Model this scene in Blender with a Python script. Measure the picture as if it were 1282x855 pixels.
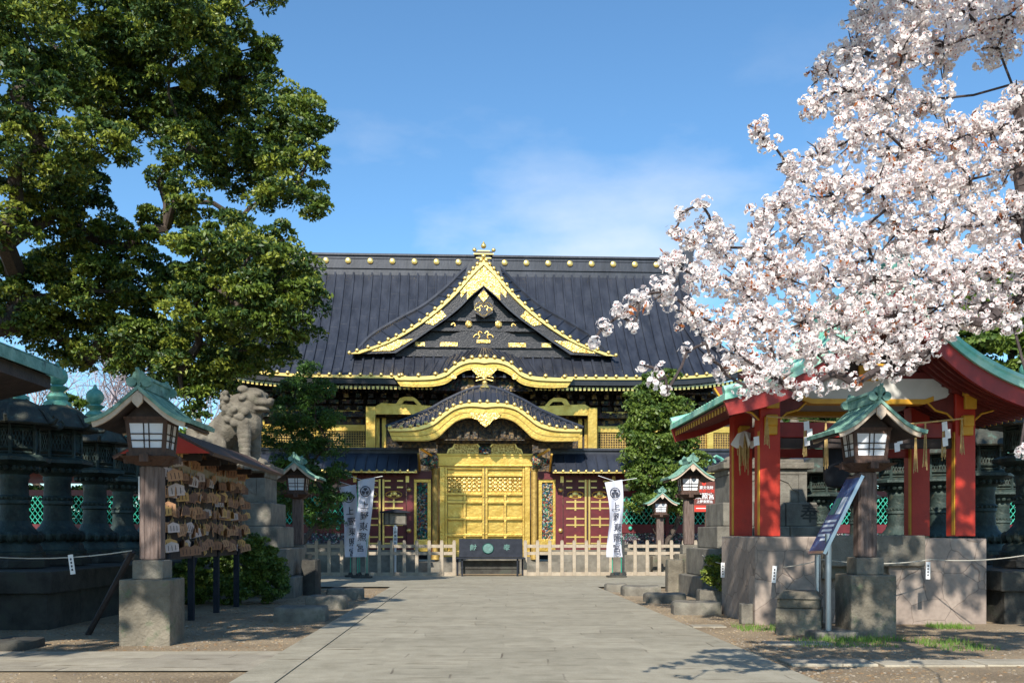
import bpy, bmesh, math, random
import numpy as np
from mathutils import Vector, Matrix
R = math.radians
random.seed(7); rng = np.random.default_rng(7)
for o in list(bpy.data.objects): bpy.data.objects.remove(o)
scene = bpy.context.scene
COL = scene.collection
F = 1246.0; CX = 641.0; HY = 670.0; EYE = 1.5
# ---------------------------------------------------------------- camera
cam_d = bpy.data.cameras.new('camera'); cam = bpy.data.objects.new('camera', cam_d); COL.objects.link(cam)
cam.location = (0, 0, EYE); cam.rotation_euler = (R(90), 0, 0)
cam_d.sensor_width = 36; cam_d.lens = 36 * F / 1282
cam_d.shift_y = (HY - 427.5) / 1282
cam_d.clip_start = 0.1; cam_d.clip_end = 6000
scene.camera = cam
# ---------------------------------------------------------------- sky and sun
SUN_AZ, SUN_EL = 13.0, 36.0      # light travels towards +Y turned to +X by SUN_AZ, falling at SUN_EL
w = bpy.data.worlds.new('World'); scene.world = w; w.use_nodes = True
nt = w.node_tree; nt.nodes.clear()
out = nt.nodes.new('ShaderNodeOutputWorld'); bg = nt.nodes.new('ShaderNodeBackground')
sky = nt.nodes.new('ShaderNodeTexSky'); sky.sky_type = 'NISHITA'; sky.sun_disc = False
sky.sun_elevation = R(SUN_EL); sky.sun_rotation = R(180 + SUN_AZ)
sky.air_density = 1.0; sky.dust_density = 0.25; sky.ozone_density = 1.6; sky.altitude = 50
tc = nt.nodes.new('ShaderNodeTexCoord'); mp = nt.nodes.new('ShaderNodeMapping')
mp.inputs['Scale'].default_value = (1, 1, 2.4)
nz = nt.nodes.new('ShaderNodeTexNoise'); nz.inputs['Scale'].default_value = 3.4; nz.inputs['Detail'].default_value = 9; nz.inputs['Roughness'].default_value = 0.55
mp.inputs['Location'].default_value = (0.55, 0.2, 0.35)
nt.links.new(tc.outputs['Generated'], mp.inputs['Vector']); nt.links.new(mp.outputs[0], nz.inputs['Vector'])
cr = nt.nodes.new('ShaderNodeValToRGB'); cr.color_ramp.elements[0].position = 0.5; cr.color_ramp.elements[1].position = 0.78
nt.links.new(nz.outputs['Fac'], cr.inputs['Fac'])
# thin cloud lies low over the horizon, fading out with height
sx = nt.nodes.new('ShaderNodeSeparateXYZ'); nt.links.new(tc.outputs['Generated'], sx.inputs[0])
mr = nt.nodes.new('ShaderNodeMapRange'); mr.inputs[1].default_value = 0.47; mr.inputs[2].default_value = 0.20; mr.inputs[3].default_value = 0; mr.inputs[4].default_value = 1
nt.links.new(sx.outputs['Z'], mr.inputs[0])
mu = nt.nodes.new('ShaderNodeMath'); mu.operation = 'MULTIPLY'; nt.links.new(cr.outputs[0], mu.inputs[0]); nt.links.new(mr.outputs[0], mu.inputs[1])
mu2 = nt.nodes.new('ShaderNodeMath'); mu2.operation = 'MULTIPLY'; # a low cloud bank stands in one part of the sky, to the right of the hall
gx_ = nt.nodes.new('ShaderNodeVectorMath'); gx_.operation = 'SUBTRACT'; nt.links.new(tc.outputs['Generated'], gx_.inputs[0]); gx_.inputs[1].default_value = (0.07, 0.95, 0.275)
gs = nt.nodes.new('ShaderNodeVectorMath'); gs.operation = 'MULTIPLY'; nt.links.new(gx_.outputs[0], gs.inputs[0]); gs.inputs[1].default_value = (1.0, 0.0, 2.2)
gl = nt.nodes.new('ShaderNodeVectorMath'); gl.operation = 'LENGTH'; nt.links.new(gs.outputs[0], gl.inputs[0])
gm_ = nt.nodes.new('ShaderNodeMapRange'); gm_.interpolation_type = 'SMOOTHSTEP'; gm_.inputs[1].default_value = 0.24; gm_.inputs[2].default_value = 0.04; gm_.inputs[3].default_value = 0.0; gm_.inputs[4].default_value = 0.34
nt.links.new(gl.outputs['Value'], gm_.inputs[0])
add_ = nt.nodes.new('ShaderNodeMath'); add_.operation = 'ADD'; nt.links.new(nz.outputs['Fac'], add_.inputs[0]); nt.links.new(gm_.outputs[0], add_.inputs[1]); nt.links.new(add_.outputs[0], cr.inputs['Fac'])
cr.color_ramp.elements[0].position = 0.60; cr.color_ramp.elements[1].position = 0.86
nt.links.new(mu.outputs[0], mu2.inputs[0]); mu2.inputs[1].default_value = 0.75
tint = nt.nodes.new('ShaderNodeMixRGB'); tint.blend_type = 'MULTIPLY'; tint.inputs[0].default_value = 1; tint.inputs[2].default_value = (0.70, 1.01, 1.18, 1)
nt.links.new(sky.outputs[0], tint.inputs[1])
mix = nt.nodes.new('ShaderNodeMixRGB'); mix.inputs[2].default_value = (6.6, 6.8, 7.1, 1)
nt.links.new(mu2.outputs[0], mix.inputs[0]); nt.links.new(tint.outputs[0], mix.inputs[1])
nt.links.new(mix.outputs[0], bg.inputs['Color']); bg.inputs['Strength'].default_value = 0.118
nt.links.new(bg.outputs[0], out.inputs['Surface'])
sd = bpy.data.lights.new('sun', 'SUN'); sd.energy = 4.9; sd.angle = R(0.53); sd.color = (1, 0.94, 0.84)
sun = bpy.data.objects.new('sun', sd); COL.objects.link(sun)
LD = Vector((math.sin(R(SUN_AZ)) * math.cos(R(SUN_EL)), math.cos(R(SUN_AZ)) * math.cos(R(SUN_EL)), -math.sin(R(SUN_EL))))
sun.rotation_euler = LD.to_track_quat('-Z', 'Y').to_euler(); sun.location = (-20, -20, 30)
scene.view_settings.view_transform = 'Standard'; scene.view_settings.look = 'None'
scene.view_settings.exposure = 0.45; scene.view_settings.gamma = 1; scene.view_settings.use_curve_mapping = False

# ---------------------------------------------------------------- materials
MATS = {}
def mat(name, c1, c2=None, scale=3.0, rough=0.7, metal=0.0, bump=0.0, bscale=20.0, c3=None, c3scale=9.0, c3amt=0.5, spec=0.5, trans=0.0, lo=0.35, hi=0.65, stretch=None, coat=0.0):
    m = bpy.data.materials.new(name); m.use_nodes = True; n = m.node_tree.nodes; l = m.node_tree.links
    b = n['Principled BSDF']; b.inputs['Roughness'].default_value = rough; b.inputs['Metallic'].default_value = metal
    b.inputs['Specular IOR Level'].default_value = spec
    if coat: b.inputs['Coat Weight'].default_value = coat; b.inputs['Coat Roughness'].default_value = 0.2
    t = n.new('ShaderNodeTexCoord'); src = t.outputs['Object']
    if stretch:
        mm = n.new('ShaderNodeMapping'); mm.inputs['Scale'].default_value = stretch; l.new(src, mm.inputs[0]); src = mm.outputs[0]
    col = None
    if c2:
        z = n.new('ShaderNodeTexNoise'); z.inputs['Scale'].default_value = scale; z.inputs['Detail'].default_value = 6; z.inputs['Roughness'].default_value = 0.62; l.new(src, z.inputs['Vector'])
        r = n.new('ShaderNodeValToRGB'); e = r.color_ramp.elements
        e[0].position = lo; e[0].color = (*c1, 1); e[1].position = hi; e[1].color = (*c2, 1); l.new(z.outputs['Fac'], r.inputs[0]); col = r.outputs[0]
        if c3:
            z2 = n.new('ShaderNodeTexNoise'); z2.inputs['Scale'].default_value = c3scale; z2.inputs['Detail'].default_value = 7; z2.inputs['Roughness'].default_value = 0.7; l.new(src, z2.inputs['Vector'])
            r2 = n.new('ShaderNodeValToRGB'); r2.color_ramp.elements[0].position = 0.55; r2.color_ramp.elements[1].position = 0.68
            r2.color_ramp.elements[1].color = (c3amt, c3amt, c3amt, 1); l.new(z2.outputs['Fac'], r2.inputs[0])
            mx = n.new('ShaderNodeMixRGB'); l.new(r2.outputs[0], mx.inputs[0]); l.new(col, mx.inputs[1]); mx.inputs[2].default_value = (*c3, 1); col = mx.outputs[0]
        l.new(col, b.inputs['Base Color'])
    else: b.inputs['Base Color'].default_value = (*c1, 1)
    if bump:
        zb = n.new('ShaderNodeTexNoise'); zb.inputs['Scale'].default_value = bscale; zb.inputs['Detail'].default_value = 5; l.new(src, zb.inputs['Vector'])
        bp = n.new('ShaderNodeBump'); bp.inputs['Strength'].default_value = bump; bp.inputs['Distance'].default_value = 0.03
        l.new(zb.outputs['Fac'], bp.inputs['Height']); l.new(bp.outputs[0], b.inputs['Normal'])
    if trans:
        o = n['Material Output']; tr = n.new('ShaderNodeBsdfTranslucent'); ms = n.new('ShaderNodeMixShader'); ms.inputs[0].default_value = trans
        if col: l.new(col, tr.inputs[0])
        else: tr.inputs[0].default_value = (*c1, 1)
        l.new(b.outputs[0], ms.inputs[1]); l.new(tr.outputs[0], ms.inputs[2]); l.new(ms.outputs[0], o.inputs[0])
    MATS[name] = m; return m
M = MATS
mat('gold', (0.62, 0.39, 0.08), (0.82, 0.56, 0.145), 3, 0.36, 0.8, 0.4, 9, c3=(0.42, 0.27, 0.06), c3scale=6, c3amt=0.5)
mat('gold_plain', (0.90, 0.66, 0.22), None, rough=0.33, metal=0.8)
mat('gold_dark', (0.30, 0.19, 0.05), (0.50, 0.34, 0.09), 8, 0.5, 0.4, 0.5, 40)
mat('gold_carved', (0.36, 0.20, 0.04), (0.92, 0.70, 0.25), 14, 0.36, 0.75, 1.0, 16, lo=0.42, hi=0.56)
mat('roof_black', (0.016, 0.019, 0.028), (0.036, 0.041, 0.056), 2.6, 0.42, 0.0, 0.2, 12, c3=(0.055, 0.06, 0.07), c3scale=1.2, c3amt=0.5, stretch=(1, 0.3, 0.3))
mat('lacquer_black', (0.010, 0.010, 0.013), (0.022, 0.022, 0.026), 3, 0.3, 0, 0.1, 20)
mat('lacquer_speck', (0.012, 0.012, 0.016), (0.10, 0.09, 0.09), 9, 0.4, 0, 0.6, 20, lo=0.55, hi=0.75)
mat('carved_dark', (0.015, 0.010, 0.008), (0.22, 0.13, 0.04), 9, 0.5, 0.1, 1.0, 12, c3=(0.05, 0.10, 0.08), c3scale=14, c3amt=0.8, lo=0.45, hi=0.7)
mat('maroon', (0.085, 0.008, 0.012), (0.13, 0.013, 0.017), 4, 0.45, 0, 0.1, 15)
mat('maroon_dark', (0.035, 0.006, 0.006), (0.06, 0.010, 0.009), 4, 0.6)
mat('deep_red', (0.20, 0.012, 0.010), (0.30, 0.019, 0.013), 3, 0.45, 0, 0.1, 20)
mat('vermilion', (0.42, 0.022, 0.010), (0.50, 0.035, 0.014), 2.5, 0.5, 0, 0.15, 25, c3=(0.32, 0.03, 0.015), c3scale=3, c3amt=0.6)
mat('red_brown', (0.10, 0.012, 0.010), (0.16, 0.018, 0.013), 3, 0.6, 0, 0.1, 20)
mat('ochre', (0.55, 0.27, 0.02), (0.66, 0.36, 0.03), 5, 0.5, 0.1)
mat('plaster', (0.50, 0.49, 0.46), (0.58, 0.57, 0.54), 3, 0.8)
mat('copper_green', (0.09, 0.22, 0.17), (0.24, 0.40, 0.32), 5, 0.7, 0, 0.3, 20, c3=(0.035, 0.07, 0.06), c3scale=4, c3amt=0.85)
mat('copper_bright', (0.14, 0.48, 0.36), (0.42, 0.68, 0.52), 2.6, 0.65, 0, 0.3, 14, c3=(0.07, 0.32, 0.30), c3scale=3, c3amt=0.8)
mat('bronze', (0.014, 0.022, 0.019), (0.05, 0.078, 0.066), 3, 0.6, 0.25, 0.5, 22, c3=(0.12, 0.11, 0.07), c3scale=5, c3amt=0.6)
mat('bronze_hat', (0.025, 0.028, 0.022), (0.075, 0.075, 0.056), 3, 0.65, 0.2, 0.5, 25, c3=(0.10, 0.20, 0.16), c3scale=4, c3amt=0.6)
mat('verdigris', (0.05, 0.24, 0.20), (0.18, 0.44, 0.34), 6, 0.6, 0.1, 0.3, 20, c3=(0.40, 0.45, 0.25), c3scale=5, c3amt=0.7)
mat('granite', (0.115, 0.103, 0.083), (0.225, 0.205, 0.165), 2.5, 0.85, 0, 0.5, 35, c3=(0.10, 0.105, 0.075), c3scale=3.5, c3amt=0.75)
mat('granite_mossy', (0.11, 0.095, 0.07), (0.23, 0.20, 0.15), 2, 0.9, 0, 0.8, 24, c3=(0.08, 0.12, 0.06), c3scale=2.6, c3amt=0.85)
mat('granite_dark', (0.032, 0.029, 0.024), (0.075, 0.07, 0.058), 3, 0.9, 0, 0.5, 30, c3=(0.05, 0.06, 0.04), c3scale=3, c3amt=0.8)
mat('komainu_stone', (0.10, 0.085, 0.065), (0.20, 0.175, 0.135), 4, 0.9, 0, 0.7, 30, c3=(0.12, 0.12, 0.08), c3scale=5, c3amt=0.7)
mat('wood_weathered', (0.085, 0.055, 0.045), (0.19, 0.14, 0.12), 6, 0.75, 0, 0.4, 30, stretch=(4, 4, 0.5))
mat('wood_brown', (0.05, 0.026, 0.018), (0.10, 0.052, 0.034), 6, 0.65, 0, 0.3, 30, stretch=(4, 4, 0.6))
mat('wood_dark', (0.022, 0.015, 0.013), (0.05, 0.034, 0.03), 5, 0.7, 0, 0.3, 20)
mat('wood_pale', (0.46, 0.36, 0.27), (0.60, 0.49, 0.38), 6, 0.7, 0, 0.3, 30)
mat('fence_wood', (0.31, 0.25, 0.18), (0.43, 0.36, 0.27), 5, 0.75, 0, 0.3, 30, c3=(0.30, 0.24, 0.19), c3scale=3, c3amt=0.7)
mat('paper', (0.72, 0.75, 0.80), (0.80, 0.82, 0.86), 3, 0.8)
mat('white', (0.78, 0.78, 0.77), None, rough=0.6)
mat('cloth', (0.64, 0.66, 0.76), (0.70, 0.71, 0.80), 2, 0.85, trans=0.25)
mat('ink', (0.035, 0.037, 0.055), None, rough=0.6)
mat('green_pole', (0.01, 0.32, 0.20), None, rough=0.35)
mat('steel', (0.42, 0.44, 0.48), None, rough=0.28, metal=0.9)
mat('dark_metal', (0.010, 0.013, 0.020), (0.020, 0.024, 0.034), 5, 0.75, 0.0, spec=0.25)
mat('teal_relief', (0.015, 0.07, 0.06), (0.03, 0.12, 0.10), 10, 0.5, 0.2)
mat('lattice_green', (0.03, 0.42, 0.30), (0.08, 0.55, 0.40), 5, 0.5)
mat('straw', (0.42, 0.28, 0.10), (0.58, 0.42, 0.18), 20, 0.8)
mat('rope', (0.55, 0.52, 0.44), None, rough=0.8)
mat('sign_blue', (0.03, 0.07, 0.20), (0.07, 0.15, 0.34), 5, 0.4, 0, c3=(0.35, 0.42, 0.52), c3scale=7, c3amt=0.6)
mat('sign_brown', (0.12, 0.03, 0.02), (0.15, 0.04, 0.028), 3, 0.5)
mat('sign_red', (0.65, 0.04, 0.02), None, rough=0.5)
mat('beige_board', (0.33, 0.28, 0.20), (0.42, 0.36, 0.27), 4, 0.8)
mat('bark', (0.045, 0.032, 0.025), (0.10, 0.075, 0.058), 8, 0.9, 0, 0.8, 25, stretch=(3, 3, 1))
mat('bark_cherry', (0.03, 0.020, 0.020), (0.07, 0.05, 0.045), 9, 0.85, 0, 0.6, 25)
for nm, a, b in (('leaf_a', (0.028, 0.065, 0.016), (0.055, 0.10, 0.022)), ('leaf_b', (0.085, 0.14, 0.018), (0.14, 0.195, 0.026)), ('leaf_c', (0.20, 0.245, 0.03), (0.29, 0.32, 0.045)),
                 ('pine_a', (0.03, 0.075, 0.015), (0.05, 0.11, 0.02)), ('pine_b', (0.06, 0.14, 0.02), (0.09, 0.19, 0.03)),
                 ('shrub_a', (0.05, 0.10, 0.02), (0.09, 0.15, 0.03)), ('shrub_b', (0.12, 0.18, 0.03), (0.18, 0.25, 0.05)), ('gold_leaf', (0.26, 0.26, 0.04), (0.34, 0.33, 0.06))):
    mat(nm, a, b, 6, 0.45, spec=0.4, trans=0.22)
mat('petal', (0.87, 0.82, 0.80), (0.93, 0.90, 0.88), 30, 0.7, spec=0.2, trans=0.45)
mat('petal_pink', (0.80, 0.67, 0.67), (0.88, 0.78, 0.77), 30, 0.7, spec=0.2, trans=0.45)
mat('calyx', (0.30, 0.06, 0.05), None, rough=0.7)
mat('young_leaf', (0.30, 0.07, 0.02), (0.42, 0.14, 0.03), 20, 0.5, trans=0.3)
mat('haze_twig', (0.30, 0.25, 0.27), (0.42, 0.36, 0.38), 10, 0.9)
for i, c in enumerate([(0.50, 0.26, 0.13), (0.36, 0.18, 0.10), (0.66, 0.38, 0.13), (0.22, 0.11, 0.07), (0.62, 0.50, 0.46)]):
    mat('ema_%d' % i, c, tuple(v * 0.75 for v in c), 12, 0.75, stretch=(1, 1, 5))
mat('grass', (0.10, 0.20, 0.03), (0.2, 0.32, 0.05), 5, 0.6, trans=0.3)
mat('pebble', (0.16, 0.13, 0.10), (0.30, 0.25, 0.19), 2, 0.9)
mat('dry_leaf', (0.16, 0.09, 0.04), (0.28, 0.17, 0.08), 3, 0.8)

def carve_mat(name, cols, scale=14):
    m = bpy.data.materials.new(name); m.use_nodes = True; n = m.node_tree.nodes; l = m.node_tree.links; b = n['Principled BSDF']; b.inputs['Roughness'].default_value = 0.5
    t = n.new('ShaderNodeTexCoord'); v = n.new('ShaderNodeTexVoronoi'); v.inputs['Scale'].default_value = scale; l.new(t.outputs['Object'], v.inputs['Vector'])
    s = n.new('ShaderNodeSeparateColor'); l.new(v.outputs['Color'], s.inputs[0]); r = n.new('ShaderNodeValToRGB'); r.color_ramp.interpolation = 'CONSTANT'
    e = r.color_ramp.elements
    while len(e) < len(cols): e.new(0.5)
    for i, c in enumerate(cols): e[i].position = i / len(cols); e[i].color = (*c, 1)
    l.new(s.outputs[0], r.inputs[0]); l.new(r.outputs[0], b.inputs['Base Color'])
    bp = n.new('ShaderNodeBump'); bp.inputs['Strength'].default_value = 1; bp.inputs['Distance'].default_value = 0.05; bp.invert = True
    l.new(v.outputs['Distance'], bp.inputs['Height']); l.new(bp.outputs[0], b.inputs['Normal']); MATS[name] = m
carve_mat('painted_carving', [(0.02, 0.10, 0.08), (0.30, 0.04, 0.02), (0.04, 0.10, 0.20), (0.42, 0.38, 0.30), (0.03, 0.03, 0.03), (0.04, 0.22, 0.14), (0.32, 0.18, 0.07), (0.03, 0.05, 0.03)], 17)
carve_mat('bracket_carving', [(0.015, 0.01, 0.01), (0.10, 0.06, 0.02), (0.02, 0.04, 0.03), (0.02, 0.01, 0.01), (0.28, 0.18, 0.05), (0.06, 0.02, 0.015), (0.01, 0.01, 0.015)], 7)
carve_mat('strip_carving', [(0.10, 0.09, 0.12), (0.05, 0.03, 0.04), (0.03, 0.12, 0.09), (0.34, 0.32, 0.32), (0.08, 0.02, 0.02), (0.05, 0.05, 0.09), (0.03, 0.03, 0.03)], 16)
def crazy_mat():
    m = bpy.data.materials.new('crazy_stone'); m.use_nodes = True; n = m.node_tree.nodes; l = m.node_tree.links; b = n['Principled BSDF']; b.inputs['Roughness'].default_value = 0.85
    t = n.new('ShaderNodeTexCoord'); nz = n.new('ShaderNodeTexNoise'); nz.inputs['Scale'].default_value = 3; l.new(t.outputs['Object'], nz.inputs['Vector'])
    mx0 = n.new('ShaderNodeMixRGB'); mx0.inputs[0].default_value = 0.10; l.new(t.outputs['Object'], mx0.inputs[1]); l.new(nz.outputs['Color'], mx0.inputs[2])
    v = n.new('ShaderNodeTexVoronoi'); v.feature = 'DISTANCE_TO_EDGE'; v.inputs['Scale'].default_value = 2.5; l.new(mx0.outputs[0], v.inputs['Vector'])
    v2 = n.new('ShaderNodeTexVoronoi'); v2.inputs['Scale'].default_value = 2.5; l.new(mx0.outputs[0], v2.inputs['Vector'])
    s = n.new('ShaderNodeSeparateColor'); l.new(v2.outputs['Color'], s.inputs[0])
    r = n.new('ShaderNodeValToRGB'); r.color_ramp.elements[0].color = (0.36, 0.285, 0.235, 1); r.color_ramp.elements[1].color = (0.47, 0.38, 0.315, 1); l.new(s.outputs[0], r.inputs[0])
    r2 = n.new('ShaderNodeValToRGB'); r2.color_ramp.elements[0].position = 0.0; r2.color_ramp.elements[1].position = 0.016; l.new(v.outputs['Distance'], r2.inputs[0])
    mx = n.new('ShaderNodeMixRGB'); l.new(r2.outputs[0], mx.inputs[0]); mx.inputs[1].default_value = (0.22, 0.17, 0.135, 1); l.new(r.outputs[0], mx.inputs[2])
    z = n.new('ShaderNodeTexNoise'); z.inputs['Scale'].default_value = 14; z.inputs['Detail'].default_value = 7; l.new(t.outputs['Object'], z.inputs['Vector'])
    mm = n.new('ShaderNodeMixRGB'); mm.blend_type = 'MULTIPLY'; mm.inputs[0].default_value = 0.5; l.new(mx.outputs[0], mm.inputs[1]); l.new(z.outputs['Fac'], mm.inputs[2]); l.new(mm.outputs[0], b.inputs['Base Color'])
    bp = n.new('ShaderNodeBump'); bp.inputs['Strength'].default_value = 0.35; bp.inputs['Distance'].default_value = 0.02; l.new(r2.outputs[0], bp.inputs['Height']); l.new(bp.outputs[0], b.inputs['Normal'])
    MATS['crazy_stone'] = m
crazy_mat()

# ---------------------------------------------------------------- mesh helpers
class MB:
    def __init__(s): s.v = []; s.f = []; s.mi = []; s.st = []
    def add(s, vs, fs, mi=0):
        b = len(s.v); s.st.append((b, len(s.f))); s.v += [tuple(p) for p in vs]; s.f += [tuple(b + i for i in f) for f in fs]; s.mi += [mi] * len(fs); return s
    def box(s, x0, x1, y0, y1, z0, z1, mi=0, T=None):
        vs = [(x, y, z) for x in (x0, x1) for y in (y0, y1) for z in (z0, z1)]
        if T: vs = [T @ Vector(p) for p in vs]
        return s.add(vs, [(0, 1, 3, 2), (4, 6, 7, 5), (0, 4, 5, 1), (2, 3, 7, 6), (0, 2, 6, 4), (1, 5, 7, 3)], mi)
    def frus(s, cx, cy, z0, z1, a0, b0, a1, b1, mi=0):
        vs = [(cx + sx * a, cy + sy * b, z) for z, a, b in ((z0, a0, b0), (z1, a1, b1)) for sx, sy in ((-1, -1), (1, -1), (1, 1), (-1, 1))]
        return s.add(vs, [(3, 2, 1, 0), (4, 5, 6, 7)] + [(i, (i + 1) % 4, 4 + (i + 1) % 4, 4 + i) for i in range(4)], mi)
    def lathe(s, prof, n=16, c=(0, 0, 0), mi=0, rot=0.0, T=None):
        vs = []
        for r, z in prof:
            for i in range(n):
                a = 2 * math.pi * i / n + rot; vs.append((c[0] + r * math.cos(a), c[1] + r * math.sin(a), c[2] + z))
        if T: vs = [T @ Vector(p) for p in vs]
        fs = [(j * n + i, j * n + (i + 1) % n, (j + 1) * n + (i + 1) % n, (j + 1) * n + i) for j in range(len(prof) - 1) for i in range(n)]
        fs += [tuple(range(n - 1, -1, -1)), tuple((len(prof) - 1) * n + i for i in range(n))]
        return s.add(vs, fs, mi)
    def tube(s, pts, rad, n=6, mi=0):
        pts = [Vector(p) for p in pts]
        if not hasattr(rad, '__len__'): rad = [rad] * len(pts)
        vs = []; up = None
        for i, p in enumerate(pts):
            t = (pts[min(i + 1, len(pts) - 1)] - pts[max(i - 1, 0)])
            if t.length < 1e-6: t = Vector((0, 0, 1))
            t.normalize()
            if up is None: up = Vector((0, 0, 1)) if abs(t.z) < 0.9 else Vector((1, 0, 0))
            a = t.cross(up)
            if a.length < 1e-4: a = t.cross(Vector((0.3, 1, 0.2)))
            a.normalize(); b = a.cross(t); up = b
            for k in range(n):
                an = 2 * math.pi * k / n; vs.append(p + rad[i] * (math.cos(an) * a + math.sin(an) * b))
        fs = [(j * n + i, j * n + (i + 1) % n, (j + 1) * n + (i + 1) % n, (j + 1) * n + i) for j in range(len(pts) - 1) for i in range(n)]
        fs += [tuple(range(n - 1, -1, -1)), tuple((len(pts) - 1) * n + i for i in range(n))]
        return s.add(vs, fs, mi)
    def prism(s, poly, y0, y1, mi=0, axis='y', T=None):       # poly of (x, z), extruded along y
        n = len(poly)
        vs = [(x, y0, z) for x, z in poly] + [(x, y1, z) for x, z in poly]
        if axis == 'z': vs = [(x, z, y) for x, y, z in vs]
        if axis == 'x': vs = [(y, x, z) for x, y, z in vs]
        if T: vs = [T @ Vector(p) for p in vs]
        return s.add(vs, [tuple(range(n)), tuple(range(2 * n - 1, n - 1, -1))] + [(i, i + n, (i + 1) % n + n, (i + 1) % n) for i in range(n)], mi)
    def loft(s, rows, mi=0):
        n = len(rows[0]); vs = [p for r in rows for p in r]
        return s.add(vs, [(j * n + i, j * n + i + 1, (j + 1) * n + i + 1, (j + 1) * n + i) for j in range(len(rows) - 1) for i in range(n - 1)], mi)
    def band(s, top, bot, y0, y1, mi=0):                      # strip between two (x, z) curves of equal length, with thickness y0..y1
        n = len(top); vs = [(x, y, z) for y in (y0, y1) for c in (top, bot) for x, z in c]
        fs = []
        for i in range(n - 1):
            fs += [(i, i + 1, n + i + 1, n + i), (2 * n + i, 3 * n + i, 3 * n + i + 1, 2 * n + i + 1), (i, 2 * n + i, 2 * n + i + 1, i + 1), (n + i, n + i + 1, 3 * n + i + 1, 3 * n + i)]
        fs += [(0, n, 3 * n, 2 * n), (n - 1, 3 * n - 1, 4 * n - 1, 2 * n - 1)]
        return s.add(vs, fs, mi)
    def sph(s, c, r, n=10, m=6, mi=0, sc=(1, 1, 1), T=None):
        prof = [(max(1e-3, math.sin(math.pi * j / m)), -math.cos(math.pi * j / m)) for j in range(m + 1)]
        vs = []
        for a, z in prof:
            for i in range(n):
                q = Vector((r * sc[0] * a * math.cos(2 * math.pi * i / n), r * sc[1] * a * math.sin(2 * math.pi * i / n), r * sc[2] * z))
                if T: q = T @ q
                vs.append(q + Vector(c))
        fs = [(j * n + i, j * n + (i + 1) % n, (j + 1) * n + (i + 1) % n, (j + 1) * n + i) for j in range(m) for i in range(n)]
        return s.add(vs, fs, mi)
    def build(s, name, mats, parent=None, smooth=False, bevel=0.0, solid=0.0):
        # far-apart pieces of one part become parts of their own, all with the same name
        if parent is not None and 1 < len(s.st) < 700 and name not in ('limbs', 'branches', 'twigs', 'stems', 'trunk'):
            v = np.array(s.v); k = len(s.st); e = [a for a, _ in s.st[1:]] + [len(s.v)]
            lo = np.array([v[a:b].min(0) for (a, _), b in zip(s.st, e)]); hi = np.array([v[a:b].max(0) for (a, _), b in zip(s.st, e)]); size = (hi - lo).max(1)
            gap = np.maximum(0, np.maximum(lo[:, None] - hi[None], lo[None] - hi[:, None]))
            near = np.sqrt((gap ** 2).sum(2)) <= np.maximum(.02, .5 * np.maximum(size[:, None], size[None]))
            lab = -np.ones(k, int); n = 0
            for i in range(k):
                if lab[i] < 0:
                    st = [i]; lab[i] = n
                    while st:
                        j = st.pop()
                        for q in np.nonzero(near[j] & (lab < 0))[0]: lab[q] = n; st.append(q)
                    n += 1
            if 1 < n <= 60:
                fe = [a for _, a in s.st[1:]] + [len(s.f)]; out = None; szs = [size[lab == i].max() for i in range(n)]
                for i in sorted(range(n), key=lambda i: -szs[i]):
                    m = MB()
                    for c in np.nonzero(lab == i)[0]:
                        a, fa = s.st[c]; m.st.append((len(m.v), len(m.f))); off = len(m.v) - a
                        m.v += s.v[a:e[c]]; m.f += [tuple(x + off for x in f) for f in s.f[fa:fe[c]]]; m.mi += s.mi[fa:fe[c]]
                    o = m._build(name, mats, parent, smooth, bevel, solid); out = out or o
                return out
        return s._build(name, mats, parent, smooth, bevel, solid)
    def _build(s, name, mats, parent=None, smooth=False, bevel=0.0, solid=0.0):
        me = bpy.data.meshes.new(name); me.from_pydata(s.v, [], s.f)
        if isinstance(mats, str): mats = [mats]
        for m in mats: me.materials.append(M[m])
        if len(mats) > 1: me.polygons.foreach_set('material_index', s.mi)
        bm = bmesh.new(); bm.from_mesh(me)
        bmesh.ops.recalc_face_normals(bm, faces=bm.faces); bm.to_mesh(me); bm.free()
        if smooth:
            me.shade_smooth()
            try: me.set_sharp_from_angle(angle=R(42))
            except Exception: pass
        me.update()
        o = bpy.data.objects.new(name, me); COL.objects.link(o)
        if parent: o.parent = parent
        if solid: md = o.modifiers.new('solid', 'SOLIDIFY'); md.thickness = solid; md.offset = -1
        if bevel: md = o.modifiers.new('bevel', 'BEVEL'); md.width = bevel; md.segments = 2; md.limit_method = 'ANGLE'
        return o
def tag(o, label=None, cat=None, group=None, kind=None):
    if label: o['label'] = label
    if cat: o['category'] = cat
    if group: o['group'] = group
    if kind: o['kind'] = kind
    return o
def thing(name, label, cat, loc=(0, 0, 0), rz=0.0, group=None, scale=1.0):
    o = bpy.data.objects.new(name, None); COL.objects.link(o); o.location = loc; o.rotation_euler = (0, 0, rz); o.scale = (scale,) * 3
    o.empty_display_size = 0.2
    return tag(o, label, cat, group)
def copy_tree(o, parent=None):
    c = o.copy(); COL.objects.link(c); c.parent = parent
    for ch in list(o.children): copy_tree(ch, c)
    return c
def dup(o, label, loc, rz=0.0, scale=1.0):
    c = copy_tree(o); c.location = loc; c.rotation_euler = (0, 0, rz); c.scale = (scale,) * 3; c['label'] = label; return c
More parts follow.
